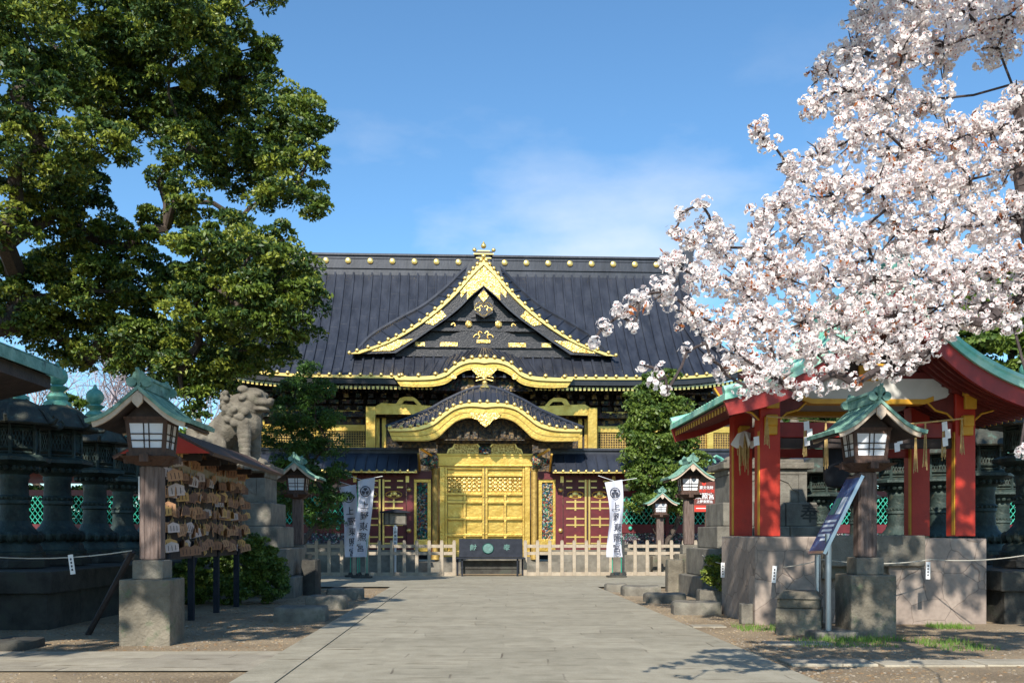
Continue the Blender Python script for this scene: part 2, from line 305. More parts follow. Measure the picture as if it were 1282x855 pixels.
def np_mesh(name, V, nper, mats, mi=None, parent=None):
    # V (N*nper,3) separate polygons of nper vertices each
    n = len(V) // nper; me = bpy.data.meshes.new(name); me.vertices.add(len(V)); me.vertices.foreach_set('co', V.astype(np.float32).ravel())
    me.loops.add(len(V)); me.loops.foreach_set('vertex_index', np.arange(len(V), dtype=np.int32))
    me.polygons.add(n); me.polygons.foreach_set('loop_start', np.arange(0, len(V), nper, dtype=np.int32)); me.polygons.foreach_set('loop_total', np.full(n, nper, dtype=np.int32))
    for m in mats: me.materials.append(M[m])
    if mi is not None: me.polygons.foreach_set('material_index', mi.astype(np.int32))
    me.update(calc_edges=True); me.validate()
    o = bpy.data.objects.new(name, me); COL.objects.link(o)
    if parent: o.parent = parent
    return o
def text_obj(name, s, size, m, parent, loc, rot, depth=0.004, align='CENTER', sx=1.0):
    cu = bpy.data.curves.new(name, 'FONT'); cu.body = s; cu.size = size; cu.align_x = align; cu.align_y = 'CENTER'; cu.extrude = depth; cu.space_line = 1.0; cu.offset = size * 0.012
    t = bpy.data.objects.new('tmp', cu); COL.objects.link(t)
    dg = bpy.context.evaluated_depsgraph_get(); dg.update()
    me = bpy.data.meshes.new_from_object(t.evaluated_get(dg)); bpy.data.objects.remove(t)
    me.materials.clear(); me.materials.append(m if not isinstance(m, str) else M[m])
    o = bpy.data.objects.new(name, me); COL.objects.link(o); o.parent = parent; o.location = loc; o.rotation_euler = rot; o.scale = (sx, 1, 1)
    return o
def W(px, py, d): return Vector(((px - CX) * d / F, d, EYE + (HY - py) * d / F))
def gd(py): return EYE * F / (py - HY)                        # depth of a ground point seen at row py
YAW = 0.035
def xax(d): return -1.09 - YAW * (d - 40)
def lx(px, d): return (px - CX) * d / F - xax(d)
def lz(py, d): return EYE + (HY - py) * d / F
def smooth_curve(pts, n=40):                                   # Catmull-Rom through (x, z) points
    P = [pts[0]] + list(pts) + [pts[-1]]; out = []
    seg = len(pts) - 1
    for k in range(n + 1):
        u = k / n * seg; i = min(int(u), seg - 1); t = u - i
        p0, p1, p2, p3 = P[i], P[i + 1], P[i + 2], P[i + 3]
        out.append(tuple(0.5 * ((2 * p1[j]) + (-p0[j] + p2[j]) * t + (2 * p0[j] - 5 * p1[j] + 4 * p2[j] - p3[j]) * t * t + (-p0[j] + 3 * p1[j] - 3 * p2[j] + p3[j]) * t ** 3) for j in range(2)))
    return out
def resample_x(curve, n, x0=None, x1=None):
    xs = [p[0] for p in curve]; zs = [p[1] for p in curve]
    x0 = xs[0] if x0 is None else x0; x1 = xs[-1] if x1 is None else x1
    X = np.linspace(x0, x1, n); return list(zip(X.tolist(), np.interp(X, xs, zs).tolist()))
# ================================================================ SETTING
def ground_mat():
    m = bpy.data.materials.new('dirt'); m.use_nodes = True; n = m.node_tree.nodes; l = m.node_tree.links; b = n['Principled BSDF']; b.inputs['Roughness'].default_value = 0.95
    t = n.new('ShaderNodeTexCoord'); z = n.new('ShaderNodeTexNoise'); z.inputs['Scale'].default_value = 0.8; z.inputs['Detail'].default_value = 8; l.new(t.outputs['Object'], z.inputs['Vector'])
    r = n.new('ShaderNodeValToRGB'); e = r.color_ramp.elements; e[0].position = 0.35; e[0].color = (0.26, 0.19, 0.115, 1); e[1].position = 0.68; e[1].color = (0.44, 0.335, 0.21, 1); l.new(z.outputs['Fac'], r.inputs[0])
    z2 = n.new('ShaderNodeTexNoise'); z2.inputs['Scale'].default_value = 22; z2.inputs['Detail'].default_value = 8; z2.inputs['Roughness'].default_value = 0.75; l.new(t.outputs['Object'], z2.inputs['Vector'])
    r2 = n.new('ShaderNodeValToRGB'); r2.color_ramp.elements[0].position = 0.35; r2.color_ramp.elements[0].color = (0.5, 0.48, 0.45, 1); r2.color_ramp.elements[1].position = 0.6; l.new(z2.outputs['Fac'], r2.inputs[0])
    mm = n.new('ShaderNodeMixRGB'); mm.blend_type = 'MULTIPLY'; mm.inputs[0].default_value = 1; l.new(r.outputs[0], mm.inputs[1]); l.new(r2.outputs[0], mm.inputs[2]); l.new(mm.outputs[0], b.inputs['Base Color'])
    bp = n.new('ShaderNodeBump'); bp.inputs['Strength'].default_value = 0.7; bp.inputs['Distance'].default_value = 0.04; l.new(z2.outputs['Fac'], bp.inputs['Height']); l.new(bp.outputs[0], b.inputs['Normal'])
    MATS['dirt'] = m
def pave_mat(name, bw, bh, ca, cb, mortar, rotz=0.0, dist=0.02, crack=True):
    m = bpy.data.materials.new(name); m.use_nodes = True; n = m.node_tree.nodes; l = m.node_tree.links; b = n['Principled BSDF']; b.inputs['Roughness'].default_value = 0.8
    t = n.new('ShaderNodeTexCoord'); mp = n.new('ShaderNodeMapping'); mp.inputs['Rotation'].default_value = (0, 0, rotz); l.new(t.outputs['Object'], mp.inputs[0])
    nz = n.new('ShaderNodeTexNoise'); nz.inputs['Scale'].default_value = 0.9; nz.inputs['Detail'].default_value = 4; l.new(mp.outputs[0], nz.inputs['Vector'])
    mx0 = n.new('ShaderNodeMixRGB'); mx0.blend_type = 'ADD'; mx0.inputs[0].default_value = dist * 4; l.new(mp.outputs[0], mx0.inputs[1]); l.new(nz.outputs['Color'], mx0.inputs[2])
    br = n.new('ShaderNodeTexBrick'); br.inputs['Scale'].default_value = 1; br.inputs['Brick Width'].default_value = bw; br.inputs['Row Height'].default_value = bh
    br.inputs['Mortar Size'].default_value = 0.012; br.inputs['Mortar Smooth'].default_value = 0.3; br.offset = 0.43; br.squash = 0.8; br.squash_frequency = 3
    br.inputs['Color1'].default_value = (*ca, 1); br.inputs['Color2'].default_value = (*cb, 1); br.inputs['Mortar'].default_value = (*mortar, 1); l.new(mx0.outputs[0], br.inputs['Vector'])
    # wear hides most of the joints: only some stretches stay dark
    z4 = n.new('ShaderNodeTexNoise'); z4.inputs['Scale'].default_value = 1.3; z4.inputs['Detail'].default_value = 5; l.new(t.outputs['Object'], z4.inputs['Vector'])
    r4 = n.new('ShaderNodeValToRGB'); r4.color_ramp.elements[0].position = 0.50; r4.color_ramp.elements[1].position = 0.72; l.new(z4.outputs['Fac'], r4.inputs[0])
    z = n.new('ShaderNodeTexNoise'); z.inputs['Scale'].default_value = 3.2; z.inputs['Detail'].default_value = 9; z.inputs['Roughness'].default_value = 0.7; l.new(t.outputs['Object'], z.inputs['Vector'])
    r = n.new('ShaderNodeValToRGB'); r.color_ramp.elements[0].position = 0.3; r.color_ramp.elements[0].color = (0.72, 0.71, 0.68, 1); r.color_ramp.elements[1].position = 0.62; r.color_ramp.elements[1].color = (1.0, 1.0, 1.0, 1); l.new(z.outputs['Fac'], r.inputs[0])
    base = n.new('ShaderNodeMixRGB'); base.inputs[1].default_value = (*[(p + q) / 2 for p, q in zip(ca, cb)], 1)
    mxf = n.new('ShaderNodeMath'); mxf.operation = 'MULTIPLY'; l.new(br.outputs['Fac'], mxf.inputs[0]); l.new(r4.outputs[0], mxf.inputs[1])
    # keep slab tints everywhere, joints only where not worn
    br2 = n.new('ShaderNodeTexBrick')
    for k in ('Scale', 'Brick Width', 'Row Height', 'Mortar Smooth'): br2.inputs[k].default_value = br.inputs[k].default_value
    br2.inputs['Mortar Size'].default_value = 0.0; br2.offset = 0.43; br2.squash = 0.8; br2.squash_frequency = 3
    br2.inputs['Color1'].default_value = (*ca, 1); br2.inputs['Color2'].default_value = (*cb, 1); l.new(mx0.outputs[0], br2.inputs['Vector'])
    base.inputs[2].default_value = (*mortar, 1); l.new(mxf.outputs[0], base.inputs[0]); l.new(br2.outputs['Color'], base.inputs[1])
    last = base.outputs[0]; hsrc = mxf.outputs[0]
    mm = n.new('ShaderNodeMixRGB'); mm.blend_type = 'MULTIPLY'; mm.inputs[0].default_value = 1; l.new(last, mm.inputs[1]); l.new(r.outputs[0], mm.inputs[2])
    z5 = n.new('ShaderNodeTexNoise'); z5.inputs['Scale'].default_value = 60; z5.inputs['Detail'].default_value = 4; l.new(t.outputs['Object'], z5.inputs['Vector'])
    mp6 = n.new('ShaderNodeMapping'); mp6.inputs['Scale'].default_value = (0.8, 7.5, 1); mp6.inputs['Rotation'].default_value = (0, 0, R(6)); l.new(t.outputs['Object'], mp6.inputs[0])
    z6 = n.new('ShaderNodeTexNoise'); z6.inputs['Scale'].default_value = 1.5; z6.inputs['Detail'].default_value = 6; z6.inputs['Distortion'].default_value = 0.6; l.new(mp6.outputs[0], z6.inputs['Vector'])
    r6 = n.new('ShaderNodeValToRGB'); r6.color_ramp.elements[0].position = 0.30; r6.color_ramp.elements[0].color = (0.40, 0.34, 0.27, 1); r6.color_ramp.elements[1].position = 0.38; l.new(z6.outputs['Fac'], r6.inputs[0])
    m6 = n.new('ShaderNodeMixRGB'); m6.blend_type = 'MULTIPLY'; m6.inputs[0].default_value = 1; l.new(mm.outputs[0], m6.inputs[1]); l.new(r6.outputs[0], m6.inputs[2]); mm = m6
    m5 = n.new('ShaderNodeMixRGB'); m5.blend_type = 'OVERLAY'; m5.inputs[0].default_value = 0.35; l.new(mm.outputs[0], m5.inputs[1]); l.new(z5.outputs['Fac'], m5.inputs[2])
    l.new(m5.outputs[0], b.inputs['Base Color'])
    bp = n.new('ShaderNodeBump'); bp.invert = True; bp.inputs['Strength'].default_value = 0.8; bp.inputs['Distance'].default_value = 0.012; l.new(hsrc, bp.inputs['Height'])
    bp2 = n.new('ShaderNodeBump'); bp2.inputs['Strength'].default_value = 0.35; bp2.inputs['Distance'].default_value = 0.02; l.new(z.outputs['Fac'], bp2.inputs['Height']); l.new(bp.outputs[0], bp2.inputs['Normal']); l.new(bp2.outputs[0], b.inputs['Normal'])
    MATS[name] = m
ground_mat()
pave_mat('paving', 1.15, 0.62, (0.305, 0.275, 0.205), (0.375, 0.338, 0.255), (0.12, 0.09, 0.06), -YAW + R(2.0), 0.055)
pave_mat('paving_side', 0.95, 0.42, (0.32, 0.28, 0.215), (0.42, 0.37, 0.28), (0.10, 0.08, 0.05), R(4), 0.03)
pave_mat('kerb_stone', 0.46, 2.2, (0.31, 0.305, 0.27), (0.39, 0.38, 0.33), (0.06, 0.05, 0.04), -YAW, 0.004)
g = MB(); g.add([(-3000, -200, 0), (3000, -200, 0), (3000, 5000, 0), (-3000, 5000, 0)], [(0, 1, 2, 3)]); tag(g.build('ground', 'dirt'), kind='structure')
def strip(d, half_l, half_r): c = 0.13 - YAW * (d - 10); return (c - half_l, d), (c + half_r, d)
def path_quad(name, m, d0, d1, a0, a1, z0, z1, n=1):
    mb = MB(); (l0, _), (r0, _) = strip(d0, -a0, a1); (l1, _), (r1, _) = strip(d1, -a0, a1)
    mb.add([(l0, d0, z0), (r0, d0, z0), (r1, d1, z0), (l1, d1, z0), (l0, d0, z1), (r0, d0, z1), (r1, d1, z1), (l1, d1, z1)], [(4, 5, 6, 7), (0, 1, 5, 4), (1, 2, 6, 5), (3, 7, 6, 2), (0, 4, 7, 3)])
    return tag(mb.build(name, m), kind='structure')
path_quad('path', 'paving', 1.0, 28.2, -2.46, 2.92, 0.0, 0.05)
path_quad('path_edge', 'paving', 1.0, 28.2, -2.92, -2.475, 0.0, 0.056)
c = MB(); c.add([(-6.9, 28.22, 0.046), (8.2, 28.2, 0.046), (8.6, 36.6, 0.046), (-7.4, 36.6, 0.046)], [(0, 1, 2, 3)]); tag(c.build('path_court', 'paving'), kind='structure')
c = MB(); c.add([(-12, 10.9, 0.008), (-2.8, 10.9, 0.02), (-2.9, 12.75, 0.02), (-12, 12.75, 0.008)], [(0, 1, 2, 3)]); tag(c.build('side_path', 'paving_side'), kind='structure')
c = MB()
for (x0, x1, y0, y1, zz) in ((3.2, 4.2, 11.4, 11.9, .03), (4.25, 5.4, 11.35, 11.85, .025), (3.5, 4.4, 13.6, 14.0, .02), (5.45, 6.6, 11.4, 11.95, .02), (2.95, 3.5, 16.2, 16.6, .02)):
    c.box(x0, x1, y0, y1, -0.02, zz)
tag(c.build('side_paving', 'paving_side', bevel=0.01), kind='structure')

# loose stuff on the dirt
def scatter(name, n, areas, size, mats, label, cat, flat=0.5, blade=False):
    V = []; mi = []
    for k in range(n):
        x0, x1, y0, y1 = random.choice(areas); x = random.uniform(x0, x1); y = random.uniform(y0, y1); s = size * random.uniform(0.5, 1.5); a = random.uniform(0, 6.28)
        if blade:
            h = s * random.uniform(.7, 1.4); dx = random.uniform(-.4, .4) * h; dy = random.uniform(-.4, .4) * h; w = 0.006
            V += [(x - w * math.cos(a), y - w * math.sin(a), 0), (x + w * math.cos(a), y + w * math.sin(a), 0), (x + dx, y + dy, h)]; mi.append(0)
        else:
            P = [Vector((x + s * math.cos(a + i * 1.57 + random.uniform(-.3, .3)), y + s * math.sin(a + i * 1.57), 0.0)) for i in range(4)]
            T = [Vector((x + (p.x - x) * .55, y + (p.y - y) * .55, s * flat)) for p in P]; j = random.randrange(len(mats))
            for i in range(4):
                q = (i + 1) % 4; V += [P[i], P[q], T[q], T[i]]; mi.append(j)
            V += T; mi.append(j)
    V = np.array([tuple(p) for p in V]); o = np_mesh(name, V, 3 if blade else 4, mats, np.array(mi)); return tag(o, label, cat, kind='stuff')
scatter('pebbles', 4200, [(3.05, 8, 10, 16), (3.05, 5, 10, 14.5), (2.6, 4.2, 15, 27), (-8, -3.0, 12.8, 17), (-6, -3.2, 15, 27), (-9, -3, 8.5, 10.8)], 0.017, ['pebble', 'dirt'], 'small grey and brown pebbles strewn over the bare dirt beside the path', 'pebbles')
scatter('fallen_leaves', 1500, [(-8, -3.1, 12.9, 17), (-6, -3.4, 16, 26), (3.1, 8, 10, 15)], 0.025, ['dry_leaf'], 'dry brown leaves fallen on the dirt at both sides of the path', 'leaves', 0.25)
scatter('grass_tufts', 2600, [(3.9, 5.2, 13.3, 14.3), (4.4, 5.6, 14.0, 14.5), (5.6, 6.4, 12.9, 14.2), (3.6, 4.6, 15.5, 16.4), (6.8, 7.4, 15.9, 16.5)], 0.06, ['grass'], 'short green grass tufts in the dirt before the red pavilion', 'grass', blade=True)

# ================================================================ MAIN HALL
HD = 45.0
HROT = 0.050
hall = thing('shrine_hall', 'black roofed gold shrine hall with a big triangular gable, behind the golden gate', 'shrine hall', (xax(HD), HD, 0), HROT)
DE, DR = 0.0, 6.0                                               # local y of eave and ridge
ZE, ZR = lz(472, 45), lz(338, 51)
def rz_(t): return ZE + (ZR - ZE) * (0.62 * t + 0.38 * t * t)
def roof_z_at(y): return rz_(max(0.0, min(1.0, y / DR)))
HW0, HW1 = 12.1, 10.4
def hw(t): return HW1 + (HW0 - HW1) * (1 - t) ** 2.2
def lift(u, t): return 0.55 * abs(u) ** 7 * (1 - t) ** 2
NT = 16; NU = 48
mb = MB()
rows = []
for j in range(NT + 1):
    t = j / NT; rows.append([(u * hw(t), DR * t, rz_(t) + lift(u, t)) for u in [(-1 + 2 * i / NU) for i in range(NU + 1)]])
mb.loft(rows)
rows2 = [[(x, 2 * DR - y, z) for x, y, z in r] for r in rows]; mb.loft(rows2)
for sgn in (-1, 1):                                             # the two side slopes
    a = [(sgn * hw(j / NT), DR * j / NT, rz_(j / NT) + lift(1, j / NT)) for j in range(NT + 1)]
    b_ = [(x, 2 * DR - y, z) for x, y, z in a]; mb.loft([a, b_])
# battens
def batten(mb, pts, wd, h):
    vs = []
    for (x, y, z) in pts: vs += [(x - wd, y, z - .02), (x - wd * .7, y, z + h), (x + wd * .7, y, z + h), (x + wd, y, z - .02)]
    fs = []
    for j in range(len(pts) - 1):
        for k in range(3): fs.append((4 * j + k, 4 * j + k + 1, 4 * j + 4 + k + 1, 4 * j + 4 + k))
    fs += [(0, 1, 2, 3)]; mb.add(vs, fs)
nx = 52
for i in range(-nx // 2, nx // 2 + 1):
    x = i * 0.462
    pts = []
    for j in range(NT + 1):
        t = j / NT
        if hw(t) < abs(x) - 1e-4: break
        u = x / hw(t); pts.append((x, DR * t, rz_(t) + lift(u, t)))
    if len(pts) > 1: batten(mb, pts, 0.065, 0.135)
rj = random.Random(11)
for i in range(-nx // 2, nx // 2):                              # staggered sheet seams between the battens
    x0 = i * 0.462; yy = rj.uniform(.3, 1.1)
    while yy < DR - .2:
        t = yy / DR
        if hw(t) > abs(x0) + .6:
            z0_ = rz_(t) + lift(x0 / hw(t), t); mb.box(x0 + .055, x0 + .407, yy, yy + .03, z0_ - .02, z0_ + .010)
        yy += .95
hroof = mb.build('roof', 'roof_black', hall)
# verge ridges along the hips
mb = MB()
for sgn in (-1, 1):
    pts = [(sgn * (hw(j / NT) - .1), DR * j / NT, rz_(j / NT) + lift(1, j / NT) + .16) for j in range(NT + 1)]
    mb.tube(pts, 0.22, 8)
    pts = [(sgn * (hw(j / NT) - 0.75), DR * j / NT, rz_(j / NT) + lift(.93, j / NT) + .1) for j in range(3, NT + 1)]; mb.tube(pts, 0.13, 6)
mb.build('verge_ridge', 'roof_black', hroof, smooth=True)
# main ridge with gold discs
zr0, zr1 = lz(341, 51), lz(321.5, 51)
mb = MB(); mb.box(-10.5, 10.5, DR - .28, DR + .28, zr0 - .3, zr1 - .12); mb.box(-10.6, 10.6, DR - .36, DR + .36, zr1 - .12, zr1); mb.box(-10.55, 10.55, DR - .34, DR + .34, zr0 + .02, zr0 + .1); mb.box(-10.55, 10.55, DR - .31, DR + .31, zr1 - .28, zr1 - .22)
rdg = mb.build('ridge', 'roof_black', hall, bevel=.02)
mb = MB()
for k in range(-9, 10):
    if k == 0: continue
    x = k * 1.115 + (0.06 if k > 0 else -0.06)
    mb.lathe([(.15, 0), (.15, .05), (.09, .09)], 14, T=Matrix.Translation((x, DR - .285, (zr0 + zr1) / 2 + .02)) @ Matrix.Rotation(R(90), 4, 'X'))
mb.build('crest_disc', 'gold_plain', rdg, smooth=True)
mb = MB()
for sg in (-1, 1):
    mb.box(sg * 10.62 - .25, sg * 10.62 + .25, DR - .5, DR + .5, zr0 - .5, zr1 + .35)
    mb.prism([(sg * 10.3, zr1 + .3), (sg * 10.95, zr1 + .3), (sg * 11.1, zr1 + .75), (sg * 10.6, zr1 + .5)], DR - .2, DR + .2)
mb.build('ridge_end_tile', 'roof_black', rdg)
# eave edge: gold beads, gold line, black board, rafters
KX = 2.35                                                        # half width of the wavy gable in the eave
mb = MB(); gb = MB(); rf = MB(); rt = MB()
def eave_z(x): return ZE + lift(x / HW0, 0)
for sgn in (-1, 1):
    top = [(sgn * (KX + 1.15 + (HW0 - KX - 1.15) * i / 30), 0) for i in range(31)]
    T1 = [(x, eave_z(x) + .03) for x, _ in top]; T2 = [(x, eave_z(x) - .09) for x, _ in top]; T3 = [(x, eave_z(x) - .34) for x, _ in top]
    gb.band(T1, T2, -.06, .02); mb.band(T2, T3, .03, .5)
    mb.loft([[(x, .05, eave_z(x) - .34) for x, _ in top], [(x, 2.9, eave_z(x) - .15) for x, _ in top]])
    n = 26
for i in range(-26, 27):
    x = i * 0.462
    if abs(x) < KX + 1.0: continue
    gb.sph((x, -.06, eave_z(x) + .06), .095, 8, 5)
for i in range(-60, 61):
    x = i * 0.2
    if abs(x) < 2.4: continue
    z = eave_z(x) - .42; rf.box(x - .05, x + .05, .28, 2.8, z - .12, z); rt.box(x - .055, x + .055, .24, .285, z - .125, z + .005)
mb.build('eave_board', 'lacquer_black', hroof); gb.build('eave_tiles', 'gold_plain', hroof, smooth=True)
rf.build('rafter', 'lacquer_black', hroof); rt.build('rafter_tips', 'gold_plain', hroof)

# --- the big triangular gable
GD = 46.0; gy = GD - HD
def gx(px, d=GD): return (px - 607.5) * d / F
g_out = [(441, 445), (482, 431), (515, 413), (547, 389), (574, 363), (593, 340), (607.5, 325)]
g_back = [(452, 441), (470, 422), (503, 402), (535, 384), (563, 361), (586, 338), (607.5, 323)]
g_in = [(497, 443), (520, 428), (540, 414), (560, 400), (577, 386), (592, 371), (607.5, 358)]
def mirror(pts): return pts + [(2 * 607.5 - x, y) for x, y in reversed(pts[:-1])]
def cz(pts, d): return [(gx(x, d), lz(y, d)) for x, y in pts]
half = lambda pts, d, n=40: smooth_curve(cz(pts, d), n)
def full(pts, d, n=40):
    h = half(pts, d, n); return h + [(-x, z) for x, z in reversed(h[:-1])]
O_ = full(g_out, GD); B_ = full(g_back, GD + 1.0); I_ = full(g_in, GD)
mb = MB()
mb.loft([[(x, gy, z) for x, z in O_], [(x, gy + 1.0, z) for x, z in B_], [(x, DR + .3, z + .1) for x, z in B_]])
for k in range(3, len(B_) - 3, 3):
    mb.tube([(O_[k][0], gy, O_[k][1] + .02), (B_[k][0], gy + 1.0, B_[k][1] + .02)], .05, 5)
mb.tube([(x, gy + 1.0, z + .04) for x, z in B_], .12, 6)
gr = mb.build('gable_roof', 'roof_black', hroof, smooth=False)
def lerp(a, b, f): return [((p[0] * (1 - f) + q[0] * f), (p[1] * (1 - f) + q[1] * f)) for p, q in zip(a, b)]
mb = MB(); mb.band(O_, lerp(O_, I_, .22), gy - .12, gy + .1)
for k in range(0, len(O_), 2): mb.sph((O_[k][0], gy - .1, O_[k][1] + .05), .10, 8, 5)
mb.build('gold_verge', 'gold_plain', gr, smooth=True)
mb = MB(); mb.band(lerp(O_, I_, .22), I_, gy, gy + .14); mb.build('bargeboard', 'lacquer_speck', gr)
mb = MB(); mb.band(lerp(O_, I_, .21), lerp(O_, I_, .27), gy - .03, gy + .02); mb.build('moulding', 'gold_dark', gr)
mb = MB(); mb.band(lerp(O_, I_, .92), lerp(O_, I_, 1.02), gy - .015, gy + .1); mb.build('silver_edge', 'roof_black', gr)
mb = MB()
def plate(a, b, f0, f1):
    mb.band(lerp(O_, I_, f0)[a:b], lerp(O_, I_, f1)[a:b], gy - .04, gy + .02)
N_ = len(O_); c_ = N_ // 2
plate(c_ - 9, c_ + 10, .25, .98); plate(c_ - 12, c_ - 8, .3, .6); plate(c_ + 9, c_ + 13, .3, .6)
plate(c_ - 24, c_ - 18, .3, .85); plate(c_ + 19, c_ + 25, .3, .85); plate(2, 9, .25, .85); plate(N_ - 9, N_ - 2, .25, .85)
mb.build('gold_fittings', 'gold_carved', gr)
# recessed wall of the gable
mb = MB(); poly = [(x, z) for x, z in I_]; mb.add([(x, gy + .55, z) for x, z in poly] , [tuple(range(len(poly)))])
mb.box(gx(497), gx(718), gy + .4, gy + .56, lz(445, GD), lz(434, GD))
mb.box(gx(528), gx(687), gy + .3, gy + .5, lz(413, GD), lz(409, GD)); mb.box(gx(520), gx(695), gy + .3, gy + .52, lz(434, GD), lz(426, GD)); mb.box(gx(545), gx(668), gy + .35, gy + .5, lz(400, GD), lz(396, GD))
mb.prism([(gx(562), lz(426, GD)), (gx(568), lz(417, GD)), (gx(585), lz(412, GD)), (gx(630), lz(412, GD)), (gx(647), lz(417, GD)), (gx(653), lz(426, GD))], gy + .33, gy + .5)
mb.prism([(gx(592), lz(396, GD)), (gx(598), lz(380, GD)), (gx(617), lz(380, GD)), (gx(623), lz(396, GD))], gy + .3, gy + .5)
mb.build('gable_wall', 'lacquer_speck', gr)
mb = MB()
RX = Matrix.Rotation(R(90), 4, 'X')
for px, py, r in ((589, 404.5, .16), (626.5, 404.5, .16)): mb.lathe([(r, 0), (r, .06), (r * .5, .1)], 14, T=Matrix.Translation((gx(px), gy + .3, lz(py, GD))) @ RX)
for a, b in ((553, 575), (639, 661), (522, 534), (681, 693)): mb.box(gx(a), gx(b), gy + .26, gy + .31, lz(432.5, GD), lz(427.5, GD))
def scroll(mb, px, py, s, d, y, flip=1, r=.035):
    pts = []
    for i in range(26):
        a = i / 25 * 4.2; rr = s * (1 - a / 5.0); pts.append((gx(px, d) + flip * rr * math.cos(a), y, lz(py, d) + rr * math.sin(a)))
    mb.tube(pts, r, 5)
for sx in (-1, 1):
    scroll(mb, 607.5 + sx * 7, 421, .2, GD, gy + .3, sx); scroll(mb, 607.5 + sx * 37, 406, .13, GD, gy + .3, sx); scroll(mb, 607.5 + sx * 5, 416, .12, GD, gy + .3, -sx)
    scroll(mb, 607.5 + sx * 6, 389, .17, GD, gy - .05, sx, .03); scroll(mb, 607.5 + sx * 4, 385, .1, GD, gy - .05, -sx, .03)
pts = [(gx(607.5 + 11 * math.sin(a)), gy - .04, lz(388 - 7.5 * math.cos(a) - (2.5 if abs(math.sin(a)) > .4 else 0), GD)) for a in [i / 24 * 6.283 for i in range(25)]]; mb.tube(pts, .03, 5)
mb.prism([(gx(601), lz(371, GD)), (gx(607.5), lz(364, GD)), (gx(614), lz(371, GD)), (gx(607.5), lz(379, GD))], gy - .1, gy - .06)
mb.box(gx(599), gx(616), gy + .25, gy + .3, lz(428, GD), lz(424, GD))
mb.build('gold_ornament', 'gold_carved', gr)
mb = MB(); mb.prism([(gx(595), lz(378, GD)), (gx(607.5), lz(361, GD)), (gx(620), lz(378, GD)), (gx(619), lz(392, GD)), (gx(607.5), lz(398, GD)), (gx(596), lz(392, GD))], gy - .055, gy + .02); mb.build('gable_pendant', 'lacquer_speck', gr)
# finial at the apex
mb = MB(); mb.box(gx(599), gx(616), gy - .1, gy + .6, lz(333, GD), lz(322, GD)); mb.box(gx(596), gx(619), gy - .15, gy + .6, lz(318.5, GD), lz(316, GD)); mb.box(gx(601), gx(614), gy - .1, gy + .5, lz(322, GD), lz(319, GD))
for sx in (-1, 1): mb.prism([(sx * gx(611), lz(334, GD)), (sx * gx(625), lz(352, GD)), (sx * gx(631), lz(345, GD)), (sx * gx(627), lz(330, GD)), (sx * gx(617), lz(325, GD))], gy - .02, gy + .5)
fin = mb.build('gable_finial', 'roof_black', gr)
mb = MB()
for px, py, r in ((596, 314, .1), (620, 314, .1), (607.5, 309, .13), (607.5, 322, .12)): mb.sph((gx(px), gy - .12, lz(py, GD)), r, 10, 6)
mb.box(gx(595), gx(620), gy - .18, gy - .12, lz(320, GD), lz(318.6, GD)); mb.box(gx(598), gx(617), gy - .16, gy - .1, lz(325, GD), lz(323.6, GD)); mb.box(gx(600), gx(615), gy - .16, gy - .1, lz(316, GD), lz(314.8, GD)); mb.lathe([(.08, 0), (.02, .14)], 8, (gx(607.5), gy - .1, lz(307, GD)))
mb.build('gold_trim', 'gold_plain', fin, smooth=True)

# --- wavy gable over the middle of the eave
KD = 44.8; ky = KD - HD
k_out = [(495, 473), (520, 472.5), (545, 471), (560, 466), (573, 456), (585, 451), (597, 449), (607.5, 448.5)]
k_back = [(480, 473), (531, 459), (556, 450), (575, 443), (590, 439), (600, 437), (604, 436.5), (607.5, 436)]
k_in = [(503, 484), (522, 485), (545, 484), (561, 480), (574, 470), (586, 464), (598, 464), (607.5, 468)]
KO = full(k_out, KD); KB = full(k_back, KD + 1.3); KI = full(k_in, KD)
mb = MB(); mb.loft([[(x, ky, z) for x, z in KO], [(x, ky + 1.3, z) for x, z in KB], [(x, ky + 4, z + .1) for x, z in KB]])
for k in range(4, len(KO) - 4, 3): mb.tube([(KO[k][0], ky, KO[k][1] + .02), (KB[k][0], ky + 1.3, KB[k][1] + .02)], .045, 5)
kr = mb.build('eave_gable_roof', 'roof_black', hroof)
mb = MB(); mb.band(KO, lerp(KO, KI, .35), ky - .12, ky + .1)
for k in range(2, len(KO) - 2, 5): mb.sph((KO[k][0], ky - .1, KO[k][1] + .06), .11, 8, 5)
mb.build('gold_verge', 'gold_plain', kr, smooth=True)
mb = MB(); mb.band(lerp(KO, KI, .35), KI, ky - .02, ky + .12); mb.build('bargeboard', 'gold', kr)
mb = MB(); mb.band(lerp(KO, KI, .36), lerp(KO, KI, .44), ky - .035, ky - .015); mb.band(lerp(KO, KI, .80), lerp(KO, KI, .86), ky - .035, ky - .015); mb.build('moulding', 'gold_dark', kr)
mb = MB(); mb.add([(gx(545, KD), ky + .6, lz(487, KD))] + [(x, ky + .6, z) for x, z in KI if abs(x) < gx(670, KD)] + [(gx(670, KD), ky + .6, lz(487, KD))], [tuple(range(2 + len([1 for x, z in KI if abs(x) < gx(670, KD)])))])
mb.build('carved_panel', 'bracket_carving', kr)
mb = MB()
mb.prism([(gx(590, KD), lz(461, KD)), (gx(625, KD), lz(461, KD)), (gx(618, KD), lz(469, KD)), (gx(607.5, KD), lz(474, KD)), (gx(597, KD), lz(469, KD))], ky - .14, ky - .03)
for sx in (-1, 1):
    mb.lathe([(.13, 0), (.13, .06)], 12, T=Matrix.Translation((gx(607.5 + sx * 38, KD), ky - .03, lz(471.5, KD))) @ RX)
